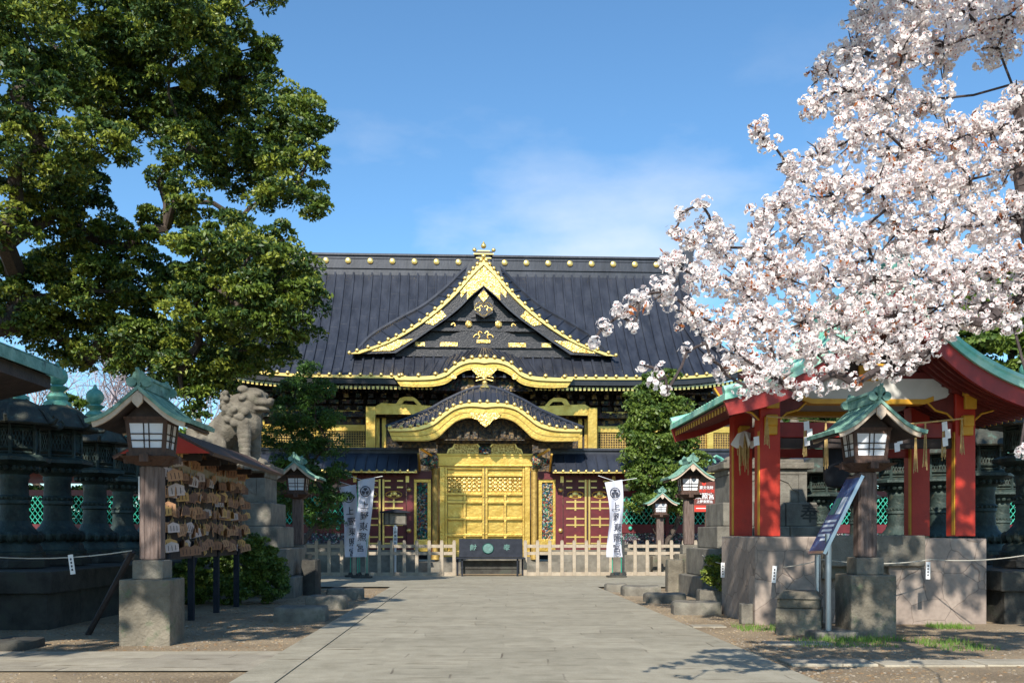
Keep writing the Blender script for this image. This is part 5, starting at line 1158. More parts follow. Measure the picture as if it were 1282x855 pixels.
# ================================================================ STONE LIONS ON PEDESTALS
def make_lion():
    bm = MB()
    def el(x, y, z, rx, ry, rzz, tilt=0): bm.sph((x, y, z), 1, 14, 10, sc=(rx, ry, rzz), T=Matrix.Rotation(tilt, 4, 'Y'))
    def cap(p, q, r0, r1, n=8):
        for i in range(n + 1): t = i / n; c = Vector(p).lerp(Vector(q), t); r_ = r0 + (r1 - r0) * t; bm.sph(c, r_, 10, 7)
    el(-.48, 0, .42, .36, .36, .42); cap((-.45, 0, .5), (.15, 0, 1.2), .36, .36); el(.3, 0, 1.0, .32, .33, .42); el(.22, 0, 1.38, .40, .37, .36)
    el(.42, -.03, 1.62, .30, .28, .25); el(.66, -.06, 1.50, .22, .21, .11); el(.62, -.06, 1.34, .19, .18, .07); el(.83, -.06, 1.56, .07, .10, .07); el(.60, -.2, 1.70, .10, .09, .08); el(.60, .1, 1.70, .10, .09, .08)
    el(.3, -.27, 1.80, .12, .07, .09); el(.3, .24, 1.80, .12, .07, .09)
    for s in (-1, 1):
        cap((.34, s * .22, 1.0), (.42, s * .25, .12), .17, .115); el(.50, s * .25, .09, .19, .14, .10); el(-.30, s * .30, .38, .32, .17, .34, .3); cap((-.25, s * .33, .35), (-.02, s * .36, .12), .17, .11); el(.02, s * .36, .09, .2, .13, .09)
        for k in range(3): el(.62, s * .25 + (k - 1) * .08, .07, .06, .04, .06); el(.16, s * .36 + (k - 1) * .07, .06, .06, .035, .055)
    rnd = random.Random(3)
    for k in range(80):                                          # curls of the mane
        a = rnd.uniform(-2.5, 2.5); zz = rnd.uniform(.95, 1.72); rr = .40 if zz > 1.2 else .35; x = .18 - rr * .98 * math.cos(a) * (1 if math.cos(a) > 0 else .7) ; y = rr * .93 * math.sin(a)
        if x > .45: continue
        el(x * 1.04, y * 1.04, zz, .072, .072, .072)
    for (x, z) in ((.05, 1.05), (.2, .95), (-.02, 1.3), (.1, 1.2), (.33, 1.12), (.42, 1.25)): el(x, -.36, z, .09, .07, .09); el(x, .36, z, .09, .07, .09)
    cap((-.75, 0, .35), (-.9, 0, .6), .16, .15); el(-.98, -.05, .48, .2, .16, .2); el(-.95, .05, .75, .14, .12, .2); el(-.8, 0, .9, .1, .1, .2)
    o = bm.build('tmp', 'komainu_stone'); md = o.modifiers.new('r', 'REMESH'); md.mode = 'VOXEL'; md.voxel_size = .019; md.use_smooth_shade = True
    sm = o.modifiers.new('s', 'SMOOTH'); sm.iterations = 1; sm.factor = .5
    dg = bpy.context.evaluated_depsgraph_get(); me = bpy.data.meshes.new_from_object(o.evaluated_get(dg)); bpy.data.objects.remove(o)
    me.name = 'guardian_lion'; return me
lion_me = make_lion()
LGp = 'stone guardian lions on tall pedestals'
for (px, by, lab, lab2, fl) in ((290, 581, 'weathered stone guardian lion sitting above the plaque rack roof', 'stepped stone pedestal under the left guardian lion', 1), (952, 578, 'stone guardian lion hidden behind the roof of the red pavilion', 'stepped carved stone pedestal behind the left posts of the red pavilion', -1)):
    d = 25.0; c = W(px, by, d)
    r = thing('guardian_lion', lab, 'lion statue', (c.x, d, c.z), 0 if fl == 1 else math.pi, LGp)
    o = bpy.data.objects.new('body', lion_me); COL.objects.link(o); o.parent = r; o.scale = (1.24, 1.08, 1.03); o.rotation_euler = (0, R(3), R(-14) * fl)
    mb = MB(); mb.box(-.95, .95, -.5, .5, -.06, .03); mb.build('base_slab', 'komainu_stone', r, bevel=.02)
    pr = thing('stone_pedestal', lab2, 'pedestal', (c.x, d + .1, 0), YAW, 'stone lion pedestals'); zt = c.z - .06
    for i, (hwx, z0, z1, nm) in enumerate(((1.12, zt - .16, zt, 'cap'), (.98, zt - .30, zt - .16, 'cap_moulding'), (.96, lz(630, d), zt - .30, 'die'), (1.16, lz(659, d), lz(630, d), 'step'), (1.34, lz(686, d), lz(659, d), 'step'), (1.6, lz(720, d), lz(686, d), 'step'), (1.8, -.05, lz(720, d), 'step'))):
        mb = MB()
        if i < 3: mb.box(-hwx, hwx, -hwx * .75, hwx * .75, z0, z1)
        else:
            n = 3
            for k in range(n): a = -hwx + 2 * hwx * k / n; mb.box(a + .008, a + 2 * hwx / n - .008, -hwx * .8, hwx * .8, z0 + .005, z1)
        st = mb.build(nm, 'granite' if i else 'komainu_stone', pr, bevel=.025)
        if nm == 'die':
            mb = MB()
            for xa, xb in ((-hwx, -hwx + .2), (hwx - .2, hwx)): mb.box(xa, xb, -hwx * .75 - .03, -hwx * .75 - .001, z0, z1)
            for s2 in (-1, 1): mb.prism([(s2 * .75, z1 - .02), (s2 * .75, z1 - .42), (s2 * .6, z1 - .36), (s2 * .5, z1 - .2), (s2 * .3, z1 - .12), (s2 * .1, z1 - .06), (s2 * .1, z1 - .02)], -hwx * .75 - .03, -hwx * .75 - .001)
            mb.build('carved_frame', 'granite', st)
        if i == 3 and fl == -1: text_obj('lettering', '奉', .5, 'granite_dark', st, (.98, -hwx * .8 - .002, (z0 + z1) / 2), (R(90), 0, 0), .004)
# ================================================================ STONES AND SMALL BLOCKS
def rock(name, label, px0, px1, py0, py1, m='granite', cat='stone', depth=None, group=None, z=None):
    d = gd(py1); x0, x1 = W(px0, 0, d).x, W(px1, 0, d).x; h = lz(py0, d + .3); h = max(.1, EYE + (HY - py0) * (d + (depth or (x1 - x0) * .8)) / F)
    dep = depth or (x1 - x0) * .8; cx_, w_ = (x0 + x1) / 2, (x1 - x0) / 2
    mb = MB(); n = 18; rows = []
    rnd = random.Random(int(px0)); ph = [1 + rnd.uniform(-.05, .05) for _ in range(n)]
    def sup(a, f): c, s = math.cos(a), math.sin(a); e = .42; return (w_ * f * math.copysign(abs(c) ** e, c), dep / 2 * f * math.copysign(abs(s) ** e, s))
    for z_, f in ((-.06, 1.0), (h * .6, 1.0), (h * .88, .985), (h, .93), (h + .004, .5), (h + .004, .02)):
        rows.append([(sup(2 * math.pi * i / n, f * ph[i % n])[0], sup(2 * math.pi * i / n, f * ph[i % n])[1], z_ + (.01 * math.sin(i * 1.3) if z_ > h * .8 else 0)) for i in list(range(n)) + [0]])
    mb.loft(rows); o = mb.build(name, m, None, smooth=True); o.location = (cx_, d + dep / 2, 0); return tag(o, label, cat, group)
SG = 'low flat stones along the path'
for a in ((758, 786, 730, 741, 'smallest flat stone right of the path, nearest to the green banner poles'), (780, 830, 732, 746, 'flat stone before the end of the right fence'), (810, 862, 741, 755, 'wide flat stone at the foot of the far right lantern block'), (875, 912, 737, 757, 'brown stone kerb block under the small bush at the right'), (845, 906, 751, 770, 'long low stone nearest to the camera on the right of the path')):
    rock('flat_stone', a[4], *a[:4], group=SG)
for a in ((407, 453, 735, 751, 'flat stone at the foot of the green banner poles on the left'), (380, 431, 744, 763, 'flat stone in the middle of the left row beside the path'), (338, 405, 757, 779, 'long low shaded stone nearest to the bush on the left')):
    rock('flat_stone', a[4], *a[:4], group=SG)
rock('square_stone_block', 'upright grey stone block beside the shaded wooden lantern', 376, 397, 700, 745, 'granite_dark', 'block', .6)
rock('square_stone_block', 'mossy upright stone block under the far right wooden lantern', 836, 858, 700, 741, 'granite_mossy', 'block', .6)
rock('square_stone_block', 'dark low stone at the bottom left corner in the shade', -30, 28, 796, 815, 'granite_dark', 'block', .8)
mb = MB(); mb.box(-.33, .33, -.3, .3, -.05, .40); mb.box(-.31, .31, -.28, .28, .405, .55); mb.add([(-.34, -.31, .55), (.34, -.31, .55), (.34, .31, .55), (-.34, .31, .55), (-.24, -.22, .66), (.24, -.22, .66), (.24, .22, .66), (-.24, .22, .66)], [(4, 5, 6, 7), (0, 1, 5, 4), (1, 2, 6, 5), (2, 3, 7, 6), (3, 0, 4, 7)])
o = mb.build('stone_post', 'granite_mossy', None, bevel=.02); p = W(1001, 0, 15.2); o.location = (p.x, 15.2, 0); o.rotation_euler = (0, 0, R(-20)); tag(o, 'squat brownish stone post with a sloped top before the left pavilion pier', 'stone post')
mb = MB(); mb.box(-.1, .1, -.1, .1, 0, .35); o = mb.build('small_marker_stone', 'granite', None, bevel=.02); o.location = tuple(W(934, 0, 16.9)[:2]) + (0,); tag(o, 'small upright marker stone leaning on the left side of the pavilion base', 'stone')
mb = MB(); mb.tube([tuple(W(166, 690, 14.6)), tuple(W(110, 795, 15.0)[:2]) + (0,)], .045, 6); o = mb.build('leaning_pole', 'wood_dark', None); tag(o, 'dark pole leaning against the left foreground lantern post', 'pole')
# ropes
def rope(label, pts):
    P = []
    for a, b in zip(pts[:-1], pts[1:]):
        a, b = Vector(a), Vector(b)
        for i in range(8): t = i / 8; q_ = a.lerp(b, t); q_.z -= .10 * 4 * t * (1 - t) * min(1, (b - a).length / 3); P.append(q_)
    P.append(Vector(pts[-1])); mb = MB(); mb.tube(P, .008, 5); return tag(mb.build('barrier_rope', 'rope', None), label, 'rope')
rope('thin white rope in front of the left bronze lanterns', [W(-40, 694, 14.3), W(165, 689, 14.1)])
rope('thin white rope from the far right lantern past the pavilion to the photo edge', [W(868, 685, 27.2), W(914, 707, 18.6), W(1030, 700, 15.6), W(1166, 700, 16.2), W(1300, 692, 14.8)])
def tagp(px, py, d, label, m='white'):
    mb = MB(); mb.box(-.035, .035, -.004, .004, -.28, 0); o = mb.build('paper_tag', m, None); o.location = W(px, py, d); o.rotation_euler = (0, R(random.uniform(-12, 12)), 0); tag(o, label, 'paper tag')
    mb = MB()
    for k in range(4): mb.box(-.012, .012, -.006, -.0045, -.08 - k * .05, -.05 - k * .05)
    mb.build('ink_marks', 'ink', o)
tagp(88, 694, 14.1, 'white paper tag hanging from the rope before the left bronze lanterns')
tagp(905, 704, 18.8, 'white paper tag hanging at the small bush on the right')
tagp(970, 708, 16.4, 'white paper tag in the round patch of the left pavilion pier')
tagp(1162, 703, 16.1, 'paper tag with a green knot hanging before the right pavilion pier')
# ================================================================ LEFT BUILDING (only its roof corner shows)
lb = thing('side_pavilion', 'dark wooden building whose green copper eave enters at the left edge', 'building', (-6.35, 14.1, 0), YAW)
pr = [(0, 3.70), (-.02, 3.86), (-.8, 4.16), (-1.8, 4.65), (-3.0, 5.4), (-4.2, 6.6), (-4.25, 6.4), (-3.0, 5.15), (-1.8, 4.4), (-.8, 3.95)]
mb = MB(); mb.prism(pr, -4.4, 0)
for k in range(22): y = -4.3 + k * .2; mb.tube([(x, y, z + .01) for x, z in pr[1:6]], .014, 4)
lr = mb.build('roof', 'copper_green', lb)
mb = MB(); mb.prism([(-.12, 3.55), (-.12, 3.72), (-4.2, 5.9), (-4.2, 3.6), (-1.2, 3.3)], -4.2, -.15); mb.build('eave_boarding', 'wood_dark', lr)
for x in (-1.4, -4.0):
    for y in (-.8, -3.7): mb = MB(); mb.box(x - .15, x + .15, y - .15, y + .15, 0, 3.6); mb.build('post', 'wood_dark', lb)
mb = MB(); mb.box(-4.0, -1.5, -.7, -.6, 0, 3.4); mb.build('wall', 'wood_dark', lb)

# ================================================================ VEGETATION
def leaf_quads(centers, L, Wd, up=.3, droop=0.0, dirs=None, rng_=rng):
    n = len(centers); a = rng_.normal(size=(n, 3)); 
    if dirs is not None: a = a * .8 + dirs
    a[:, 2] += -droop; a /= np.linalg.norm(a, axis=1)[:, None]
    b = rng_.normal(size=(n, 3)); b[:, 2] += up; b = np.cross(a, b); b /= np.linalg.norm(b, axis=1)[:, None] + 1e-9
    s = rng_.uniform(.7, 1.3, (n, 1)); a = a * L * s / 2; b = b * Wd * s / 2
    V = np.empty((n, 4, 3)); V[:, 0] = centers - a; V[:, 1] = centers + b - a * .1; V[:, 2] = centers + a; V[:, 3] = centers - b - a * .1
    return V.reshape(-1, 3)
def clump_leaves(blobs, sub, per, L, Wd, nm, subr=.33, bias=None, droop=.25, flat=.75):
    """blobs: (x, y, z, r). Sub-clumps sit near each blob's surface; leaves fill each sub-clump."""
    Vs = []; MI = []
    for (x, y, z, r) in blobs:
        ns = max(3, int(sub * (r ** 2)))
        d_ = rng.normal(size=(ns, 3)); d_ /= np.linalg.norm(d_, axis=1)[:, None]; rad = r * rng.uniform(.35, 1.0, (ns, 1)) ** .6
        C = np.array([x, y, z]) + d_ * rad * np.array([1, 1, flat])
        for c_, dd in zip(C, d_):
            rr = subr * rng.uniform(.6, 1.3); k = int(per * rng.uniform(.6, 1.3)); e = rng.normal(size=(k, 3)); e /= np.linalg.norm(e, axis=1)[:, None]
            e[:, 2] = np.where(rng.random(k) < .7, np.abs(e[:, 2]), e[:, 2]); pts = c_ + e * rr * rng.uniform(.5, 1.0, (k, 1)) ** .5 * np.array([1, 1, .6])
            Vs.append(leaf_quads(pts, L, Wd, droop=droop, dirs=e * .7)); w0 = rng.choice(nm, p=None) if bias is None else rng.choice(nm, p=bias)
            mi = np.full(k, w0); sw = rng.random(k) < .3; mi[sw] = rng.integers(0, nm, sw.sum()); MI.append(mi)
    return np.concatenate(Vs), np.concatenate(MI)
def limbs(root, start, targets, r0, nm='bark', seed=1, trunk_pts=None, name='limbs', tname='trunk', twig=.02, sag=0.0, bend=.12, ex=.5):
    """connected branch network from start to every target"""
    rnd = random.Random(seed); nodes = [Vector(start)]; par = [-1]
    tg_ = sorted([Vector(t) for t in targets], key=lambda t: (t - nodes[0]).length)
    for t in tg_:
        dt = (t - nodes[0]).length
        best = min(range(len(nodes)), key=lambda i: (nodes[i] - t).length + .25 * (nodes[i] - nodes[0]).length + (5 if (nodes[i] - nodes[0]).length > dt else 0))
        a = nodes[best]; L_ = (t - a).length; k = max(2, int(L_ / .7)); last = best
        off = Vector((rnd.uniform(-1, 1), rnd.uniform(-1, 1), rnd.uniform(-.4, 1))) * L_ * bend
        for i in range(1, k + 1):
            f = i / k; q_ = a.lerp(t, f) + off * math.sin(f * math.pi) + Vector((rnd.uniform(-1, 1), rnd.uniform(-1, 1), rnd.uniform(-1, 1))) * .04 * L_ * (f < 1); nodes.append(q_); par.append(last); last = len(nodes) - 1
    cnt_ = [1] * len(nodes)
    for i in range(len(nodes) - 1, 0, -1): cnt_[par[i]] += cnt_[i]
    tot = cnt_[0]; rad = lambda i: max(twig, r0 * (cnt_[i] / tot) ** ex)
    mb = MB()
    for i in range(1, len(nodes)):
        p_ = par[i]; mb.tube([nodes[p_], nodes[i]], [min(rad(p_), rad(i) * 1.35), rad(i)], 6)
    tr = None
    if trunk_pts:
        tb = MB(); n = len(trunk_pts); tb.tube(trunk_pts, [r0 * (1.5 - .45 * i / (n - 1)) if i else r0 * 1.9 for i in range(n)], 12); tr = tb.build(tname, nm, root, smooth=True)
    mb.build(name, nm, tr or root, smooth=True); return nodes
def wp(px, py, d): return tuple(W(px, py, d))

# --- the big evergreen at the left
bl = []
def B(px, py, r, d):
    d = 26 + (d - 18.8) * 1.15; v = W(px, py, d); bl.append((v.x, v.y, v.z, r * d / F))
for a in ((30, 40, 66, 17), (100, 20, 60, 19), (20, 120, 60, 16.5), (60, 185, 50, 16.5), (125, 180, 42, 17), (95, 95, 50, 19), (170, 55, 55, 20), (225, 60, 58, 19), (215, 10, 50, 18), (280, 20, 48, 20), (330, -5, 25, 20), (265, 105, 50, 21), (205, 115, 42, 21), (315, 95, 42, 21),
          (350, 130, 40, 20), (382, 150, 30, 19.5), (388, 195, 26, 19.5), (362, 225, 42, 20), (385, 258, 25, 19.5), (330, 185, 45, 21), (285, 165, 38, 22), (300, 220, 34, 22), (18, 215, 45, 18), (8, 285, 32, 18), (60, 275, 42, 19), (110, 295, 42, 20), (160, 310, 36, 20), (95, 240, 30, 19),
          (238, 250, 32, 18.5), (210, 285, 34, 20), (60, 370, 48, 20), (125, 365, 52, 20), (185, 355, 44, 20), (255, 325, 46, 17.5), (312, 322, 44, 17), (355, 345, 40, 17), (384, 375, 24, 17), (345, 400, 40, 17.2), (300, 385, 46, 17), (245, 395, 50, 18), (185, 430, 50, 20), (232, 450, 46, 20),
          (290, 440, 40, 18.5), (345, 440, 28, 18.5), (25, 400, 42, 20), (75, 420, 42, 21), (130, 425, 42, 20.5), (20, 350, 30, 20), (255, 485, 26, 20), (205, 478, 24, 20.5), (382, 425, 20, 17.5), (110, 452, 26, 21), (160, 160, 30, 21), (150, 110, 34, 20), (285, 285, 22, 17.5), (238, 185, 40, 20), (262, 212, 28, 21), (215, 150, 36, 20.5), (330, 250, 20, 20), (240, 150, 40, 22), (90, 340, 44, 21), (150, 395, 44, 22), (215, 395, 44, 21), (285, 465, 30, 20), (320, 455, 28, 19.5), (150, 60, 40, 20), (165, 95, 36, 20.5), (130, 135, 34, 21), (60, 245, 30, 20), (300, 275, 20, 20), (30, 0, 40, 19), (65, 90, 46, 18), (175, 10, 26, 21), (345, 165, 30, 20), (320, 60, 26, 20.5), (60, 330, 30, 20.5), (20, 385, 36, 20.5), (355, 300, 24, 17.2), (270, 360, 36, 17.6), (330, 370, 34, 17), (160, 455, 26, 20.6), (300, 385, 42, 20.5), (345, 390, 32, 20.5), (255, 350, 44, 21), (378, 370, 20, 19.5), (330, 330, 36, 20.5), (300, 430, 34, 21), (350, 355, 30, 22), (290, 330, 34, 22.5), (390, 350, 12, 18.5), (118, 240, 34, 20), (105, 205, 28, 20.5), (200, 228, 20, 20), (225, 468, 32, 19), (252, 500, 22, 19.3), (215, 440, 38, 20), (272, 478, 26, 19.5), (245, 520, 14, 19.3)): B(*a)  # some rear clumps, hidden by others, are added to thicken the cast shade
vis = list(bl)
for a in ((-17, 20, 14, 3.2), (-19, 24, 12, 3.4), (-21, 27, 16, 3.4), (-16, 25, 19, 3.4), (-11, 26, 19.5, 3), (-20, 31, 12, 3)): bl.append(a)
ctl = Vector((-17.5, 25, 0)); ct = thing('evergreen_tree', 'huge leafy evergreen tree whose crown fills the upper left of the photo', 'tree', tuple(ctl))
loc = lambda L_: [(x - ctl.x, y - ctl.y, z - ctl.z, r) for x, y, z, r in L_]
V, mi = clump_leaves(loc(vis), 32, 165, .135, .06, 3, .33, [.46, .32, .22])
V2, mi2 = clump_leaves(loc(bl[len(vis):]), 4, 60, .45, .22, 3, .6, [.4, .4, .2])
np_mesh('crown', np.concatenate([V, V2]), 4, ['leaf_a', 'leaf_b', 'leaf_c'], np.concatenate([mi, mi2]), ct)
limbs(ct, (0, 0, 5.2), [(x - ctl.x, y - ctl.y, z) for x, y, z, r in bl], .42, trunk_pts=[(0, 0, -.1), (.05, 0, 1.8), (0, .1, 3.6), (0, 0, 5.3)], twig=.02, seed=4, ex=.62)
# a second, unseen evergreen is added outside the left edge to shade the lanterns
ot = [(-6.9, 4.8, 8.2, 1.5), (-6.5, 7.4, 8.6, 1.5), (-8.8, 4.2, 7.6, 1.8), (-8.8, 7.2, 9.3, 2.0), (-7.3, 9.7, 9.4, 1.6), (-10.8, 6.2, 8.0, 2.2), (-10.3, 9.7, 10.0, 2.2), (-12.8, 7.2, 9.0, 2.4), (-15.0, 11.0, 8.0, 2.2), (-11.0, 12.5, 11.0, 1.9), (-8.3, 6.2, 10.6, 1.6), (-11.3, 4.2, 10.0, 2.0), (-14.0, 13.0, 10.5, 2.2), (-14.8, 5.2, 7.0, 2.2), (-10.8, 2.7, 6.5, 1.6), (-9.5, 13.0, 10.2, 1.6)]
oc = Vector((-13.2, 7.5, 0)); ot_ = thing('evergreen_tree', 'unseen evergreen tree added beyond the left edge to shade the bronze lanterns', 'tree', tuple(oc))
V, mi = clump_leaves([(x - oc.x, y - oc.y, z, r) for x, y, z, r in ot], 7, 70, .34, .16, 3, .5, [.36, .40, .24]); np_mesh('crown', V, 4, ['leaf_a', 'leaf_b', 'leaf_c'], mi, ot_)
limbs(ot_, (0, 0, 3.2), [(x - oc.x, y - oc.y, z) for x, y, z, r in ot], .3, trunk_pts=[(0, 0, -.1), (.05, 0, 1.5), (0, 0, 3.3)], twig=.02, seed=6, ex=.62)

# --- the cherry at the right
cb = []
def CB(px, py, r, d): v = W(px, py, d); cb.append((v.x, v.y, v.z, r * d / F))
for a in ((1090, 15, 34, 8.5), (1150, 10, 38, 8.2), (1210, 15, 42, 8.8), (1262, 20, 36, 8.3), (1075, 65, 34, 8.6), (1130, 65, 38, 8.2), (1180, 60, 34, 8.6), (1250, 62, 26, 8.5), (1035, 90, 22, 8.4), (1070, 115, 36, 8.2), (1020, 130, 20, 8.3), (1115, 130, 34, 8.4), (1165, 125, 30, 8.6), (1075, 170, 36, 8.1), (1130, 185, 38, 8.4), (1025, 195, 24, 8.2),
          (948, 163, 14, 7.8), (962, 178, 12, 7.8), (985, 205, 14, 7.9), (1000, 225, 22, 8), (1190, 175, 36, 8.3), (1240, 165, 36, 8.2), (1275, 130, 26, 8.2), (1275, 200, 34, 8), (1215, 225, 38, 8.3), (1160, 235, 38, 8.2), (1100, 235, 38, 8), (1045, 245, 36, 8.1), (985, 255, 26, 7.9), (955, 275, 22, 7.8), (1010, 290, 34, 7.9), (1065, 300, 36, 8), (1125, 290, 38, 8.1), (1180, 290, 38, 8.1), (1240, 280, 40, 8), (1280, 270, 30, 7.9),
          (850, 268, 10, 7.4), (880, 258, 9, 7.4), (845, 290, 11, 7.4), (890, 282, 16, 7.5), (868, 305, 18, 7.5), (905, 310, 26, 7.6), (950, 315, 32, 7.7), (842, 330, 18, 7.3), (880, 345, 28, 7.4), (930, 360, 34, 7.5), (985, 345, 34, 7.7), (1040, 350, 38, 7.8), (1095, 350, 36, 7.9), (1150, 345, 36, 7.9), (1205, 340, 36, 7.8), (1255, 335, 38, 7.8), (1280, 375, 26, 7.8), (835, 365, 22, 7.2), (800, 375, 16, 7.1),
          (775, 395, 13, 7), (755, 408, 10, 7), (795, 405, 8, 7), (870, 395, 24, 7.3), (905, 410, 26, 7.4), (955, 405, 34, 7.5), (1010, 400, 34, 7.7), (1065, 400, 36, 7.8), (1120, 395, 36, 7.8), (1175, 385, 34, 7.8), (1230, 385, 30, 7.8), (925, 445, 24, 7.4), (970, 445, 28, 7.5), (1020, 440, 28, 7.6), (1075, 435, 30, 7.7), (1130, 432, 26, 7.7), (1180, 415, 20, 7.7), (945, 480, 16, 7.3), (980, 478, 15, 7.4), (1045, 468, 16, 7.5), (1100, 462, 13, 7.6), (1145, 458, 10, 7.6), (1268, 405, 14, 7.5),
          (826, 462, 8, 6.8), (820, 478, 8, 6.8), (804, 457, 3, 6.8), (835, 490, 5, 6.8), (742, 432, 5, 6.9), (884, 430, 7, 7), (890, 450, 6, 7), (1278, 560, 8, 7.2), (1235, 405, 10, 7.6), (905, 465, 12, 7.2), (925, 492, 8, 7.2), (1000, 492, 10, 7.4), (1022, 480, 13, 7.4), (1068, 480, 11, 7.5), (1120, 468, 10, 7.6), (960, 465, 18, 7.3), (1160, 440, 14, 7.6), (1200, 400, 18, 7.7), (1085, 300, 14, 7.6), (860, 440, 6, 7)): CB(*a)
cvis = list(cb); crt = Vector((8.2, 9.2, 0))
chs = thing('cherry_tree', 'white cherry tree in full blossom reaching in from the right over the pavilion', 'tree', tuple(crt))
for a in ((6.8, 9.5, 8.5, 1.4), (6.3, 8.5, 9.2, 1.3), (8.0, 8.0, 6.5, 1.5), (7.6, 10.5, 6.0, 1.4), (4.5, 8.5, 8.6, 1.0), (1.9, 8.0, 8.4, 0.9), (0.7, 9.4, 9.4, 0.9), (3.1, 9.8, 9.8, 1.0), (2.5, 6.6, 7.4, 0.8), (3.9, 6.2, 7.2, 0.8), (1.5, 6.9, 8.6, 0.7), (4.9, 5.4, 6.6, 0.8), (3.3, 10.8, 10.2, 0.9), (2.5, 8.0, 9.4, 0.8), (3.7, 7.6, 9.6, 0.9), (5.7, 8.2, 10.0, 0.9), (5.2, 9.2, 8.9, 0.8), (7.1, 9.8, 10.0, 1.0), (2.3, 9.6, 10.4, 0.8), (6.1, 10.2, 9.6, 0.9), (4.5, 10.3, 9.8, 0.8), (3.5, 4.0, 6.4, 0.5), (4.5, 4.6, 6.8, 0.6), (5.9, 4.2, 6.8, 0.7), (5.5, 5.8, 6.6, 0.6), (6.7, 5.6, 7.0, 0.7), (4.6, 7, 8.4, .8), (5.6, 7.2, 8.2, .7), (3.4, 6.8, 8.6, .7), (2.6, 7.2, 8.0, .6)): cb.append(a)  # unseen blossom above the view, added to dapple pavilion and ground with shade
# flower balls: each has several five-petalled flowers
def flowers(blobs, dens, fl=7, R_=.036, pet=.0175):
    C = []
    for (x, y, z, r) in blobs:
        n = max(2, int(dens * r * r)); d_ = rng.normal(size=(n, 3)); d_ /= np.linalg.norm(d_, axis=1)[:, None]
        C.append(np.array([x, y, z]) + d_ * (r * rng.uniform(.08, 1.08, (n, 1)) ** .55) * np.array([1, 1.1, .95]))
    C = np.concatenate(C); n = len(C)
    e = rng.normal(size=(n, fl, 3)); e /= np.linalg.norm(e, axis=2)[:, :, None]; P = (C[:, None, :] + e * R_ * rng.uniform(.7, 1.2, (n, fl, 1))).reshape(-1, 3); N = e.reshape(-1, 3)
    a = np.cross(N, rng.normal(size=N.shape)); a /= np.linalg.norm(a, axis=1)[:, None]; b = np.cross(N, a); s = rng.uniform(.8, 1.2, (len(P), 1)) * pet
    Q = []; 
    for k in range(5):
        t0 = 2 * math.pi * k / 5; u = a * math.cos(t0) + b * math.sin(t0); v = -a * math.sin(t0) + b * math.cos(t0)
        Q.append(np.stack([P, P + (u * .72 + v * .62) * s + N * s * .25, P + u * 1.15 * s + N * s * .35, P + (u * .72 - v * .62) * s + N * s * .25], 1))
    Vp = np.concatenate(Q).reshape(-1, 3); mi = (rng.random(len(Vp) // 4) < .16).astype(int)
    # red calyx at a part of the centres
    sel = rng.random(len(P)) < .6; Pc, Nc, ac, bc = P[sel] + N[sel] * .004, N[sel], a[sel], b[sel]; w_ = .007
    Vc = np.stack([Pc + ac * w_, Pc + bc * w_, Pc - ac * w_, Pc - bc * w_], 1).reshape(-1, 3)
    return C, np.concatenate([Vp, Vc]), np.concatenate([mi, np.full(sel.sum(), 2)])
cl_ = [(x - crt.x, y - crt.y, z, r) for x, y, z, r in cb]
nv = len(cvis)
C1, Vf, mf = flowers(cl_[:nv], 1480, 8, .036, .0175)
C2, Vg, mg = flowers(cl_[nv:], 95, 7, .09, .055)
np_mesh('blossoms', np.concatenate([Vf, Vg]), 4, ['petal', 'petal_pink', 'calyx'], np.concatenate([mf, mg]), chs)
nodes = limbs(chs, (0, 0, 3.9), [(x, y, z) for x, y, z, r in cl_], .085, 'bark_cherry', trunk_pts=[(.3, .1, -.1), (.15, 0, 1.3), (.1, 0, 2.6), (0, 0, 4.0)], twig=.010, seed=9, bend=.10, ex=.72)
mb = MB(); rt_ = random.Random(5)
for (x, y, z, r) in cl_[:nv]:
    c = Vector((x, y, z))
    for k in range(max(2, int(r * 34))):
        e = Vector((rt_.gauss(-.25, 1), rt_.gauss(0, 1), rt_.gauss(.05, .8))).normalized() * r * rt_.uniform(.7, 1.15); m_ = c + e * .5 + Vector((rt_.uniform(-1, 1), rt_.uniform(-1, 1), rt_.uniform(-1, 1))) * r * .12; mb.tube([c, m_, c + e], [.010, .007, .004], 4)
mb.build('twigs', 'bark_cherry', chs)
sel = C1[rng.random(len(C1)) < .10]; sel = np.repeat(sel, 5, axis=0) + rng.normal(size=(len(sel) * 5, 3)) * .022
np_mesh('young_leaves', leaf_quads(sel, .05, .02), 4, ['young_leaf'], None, chs)

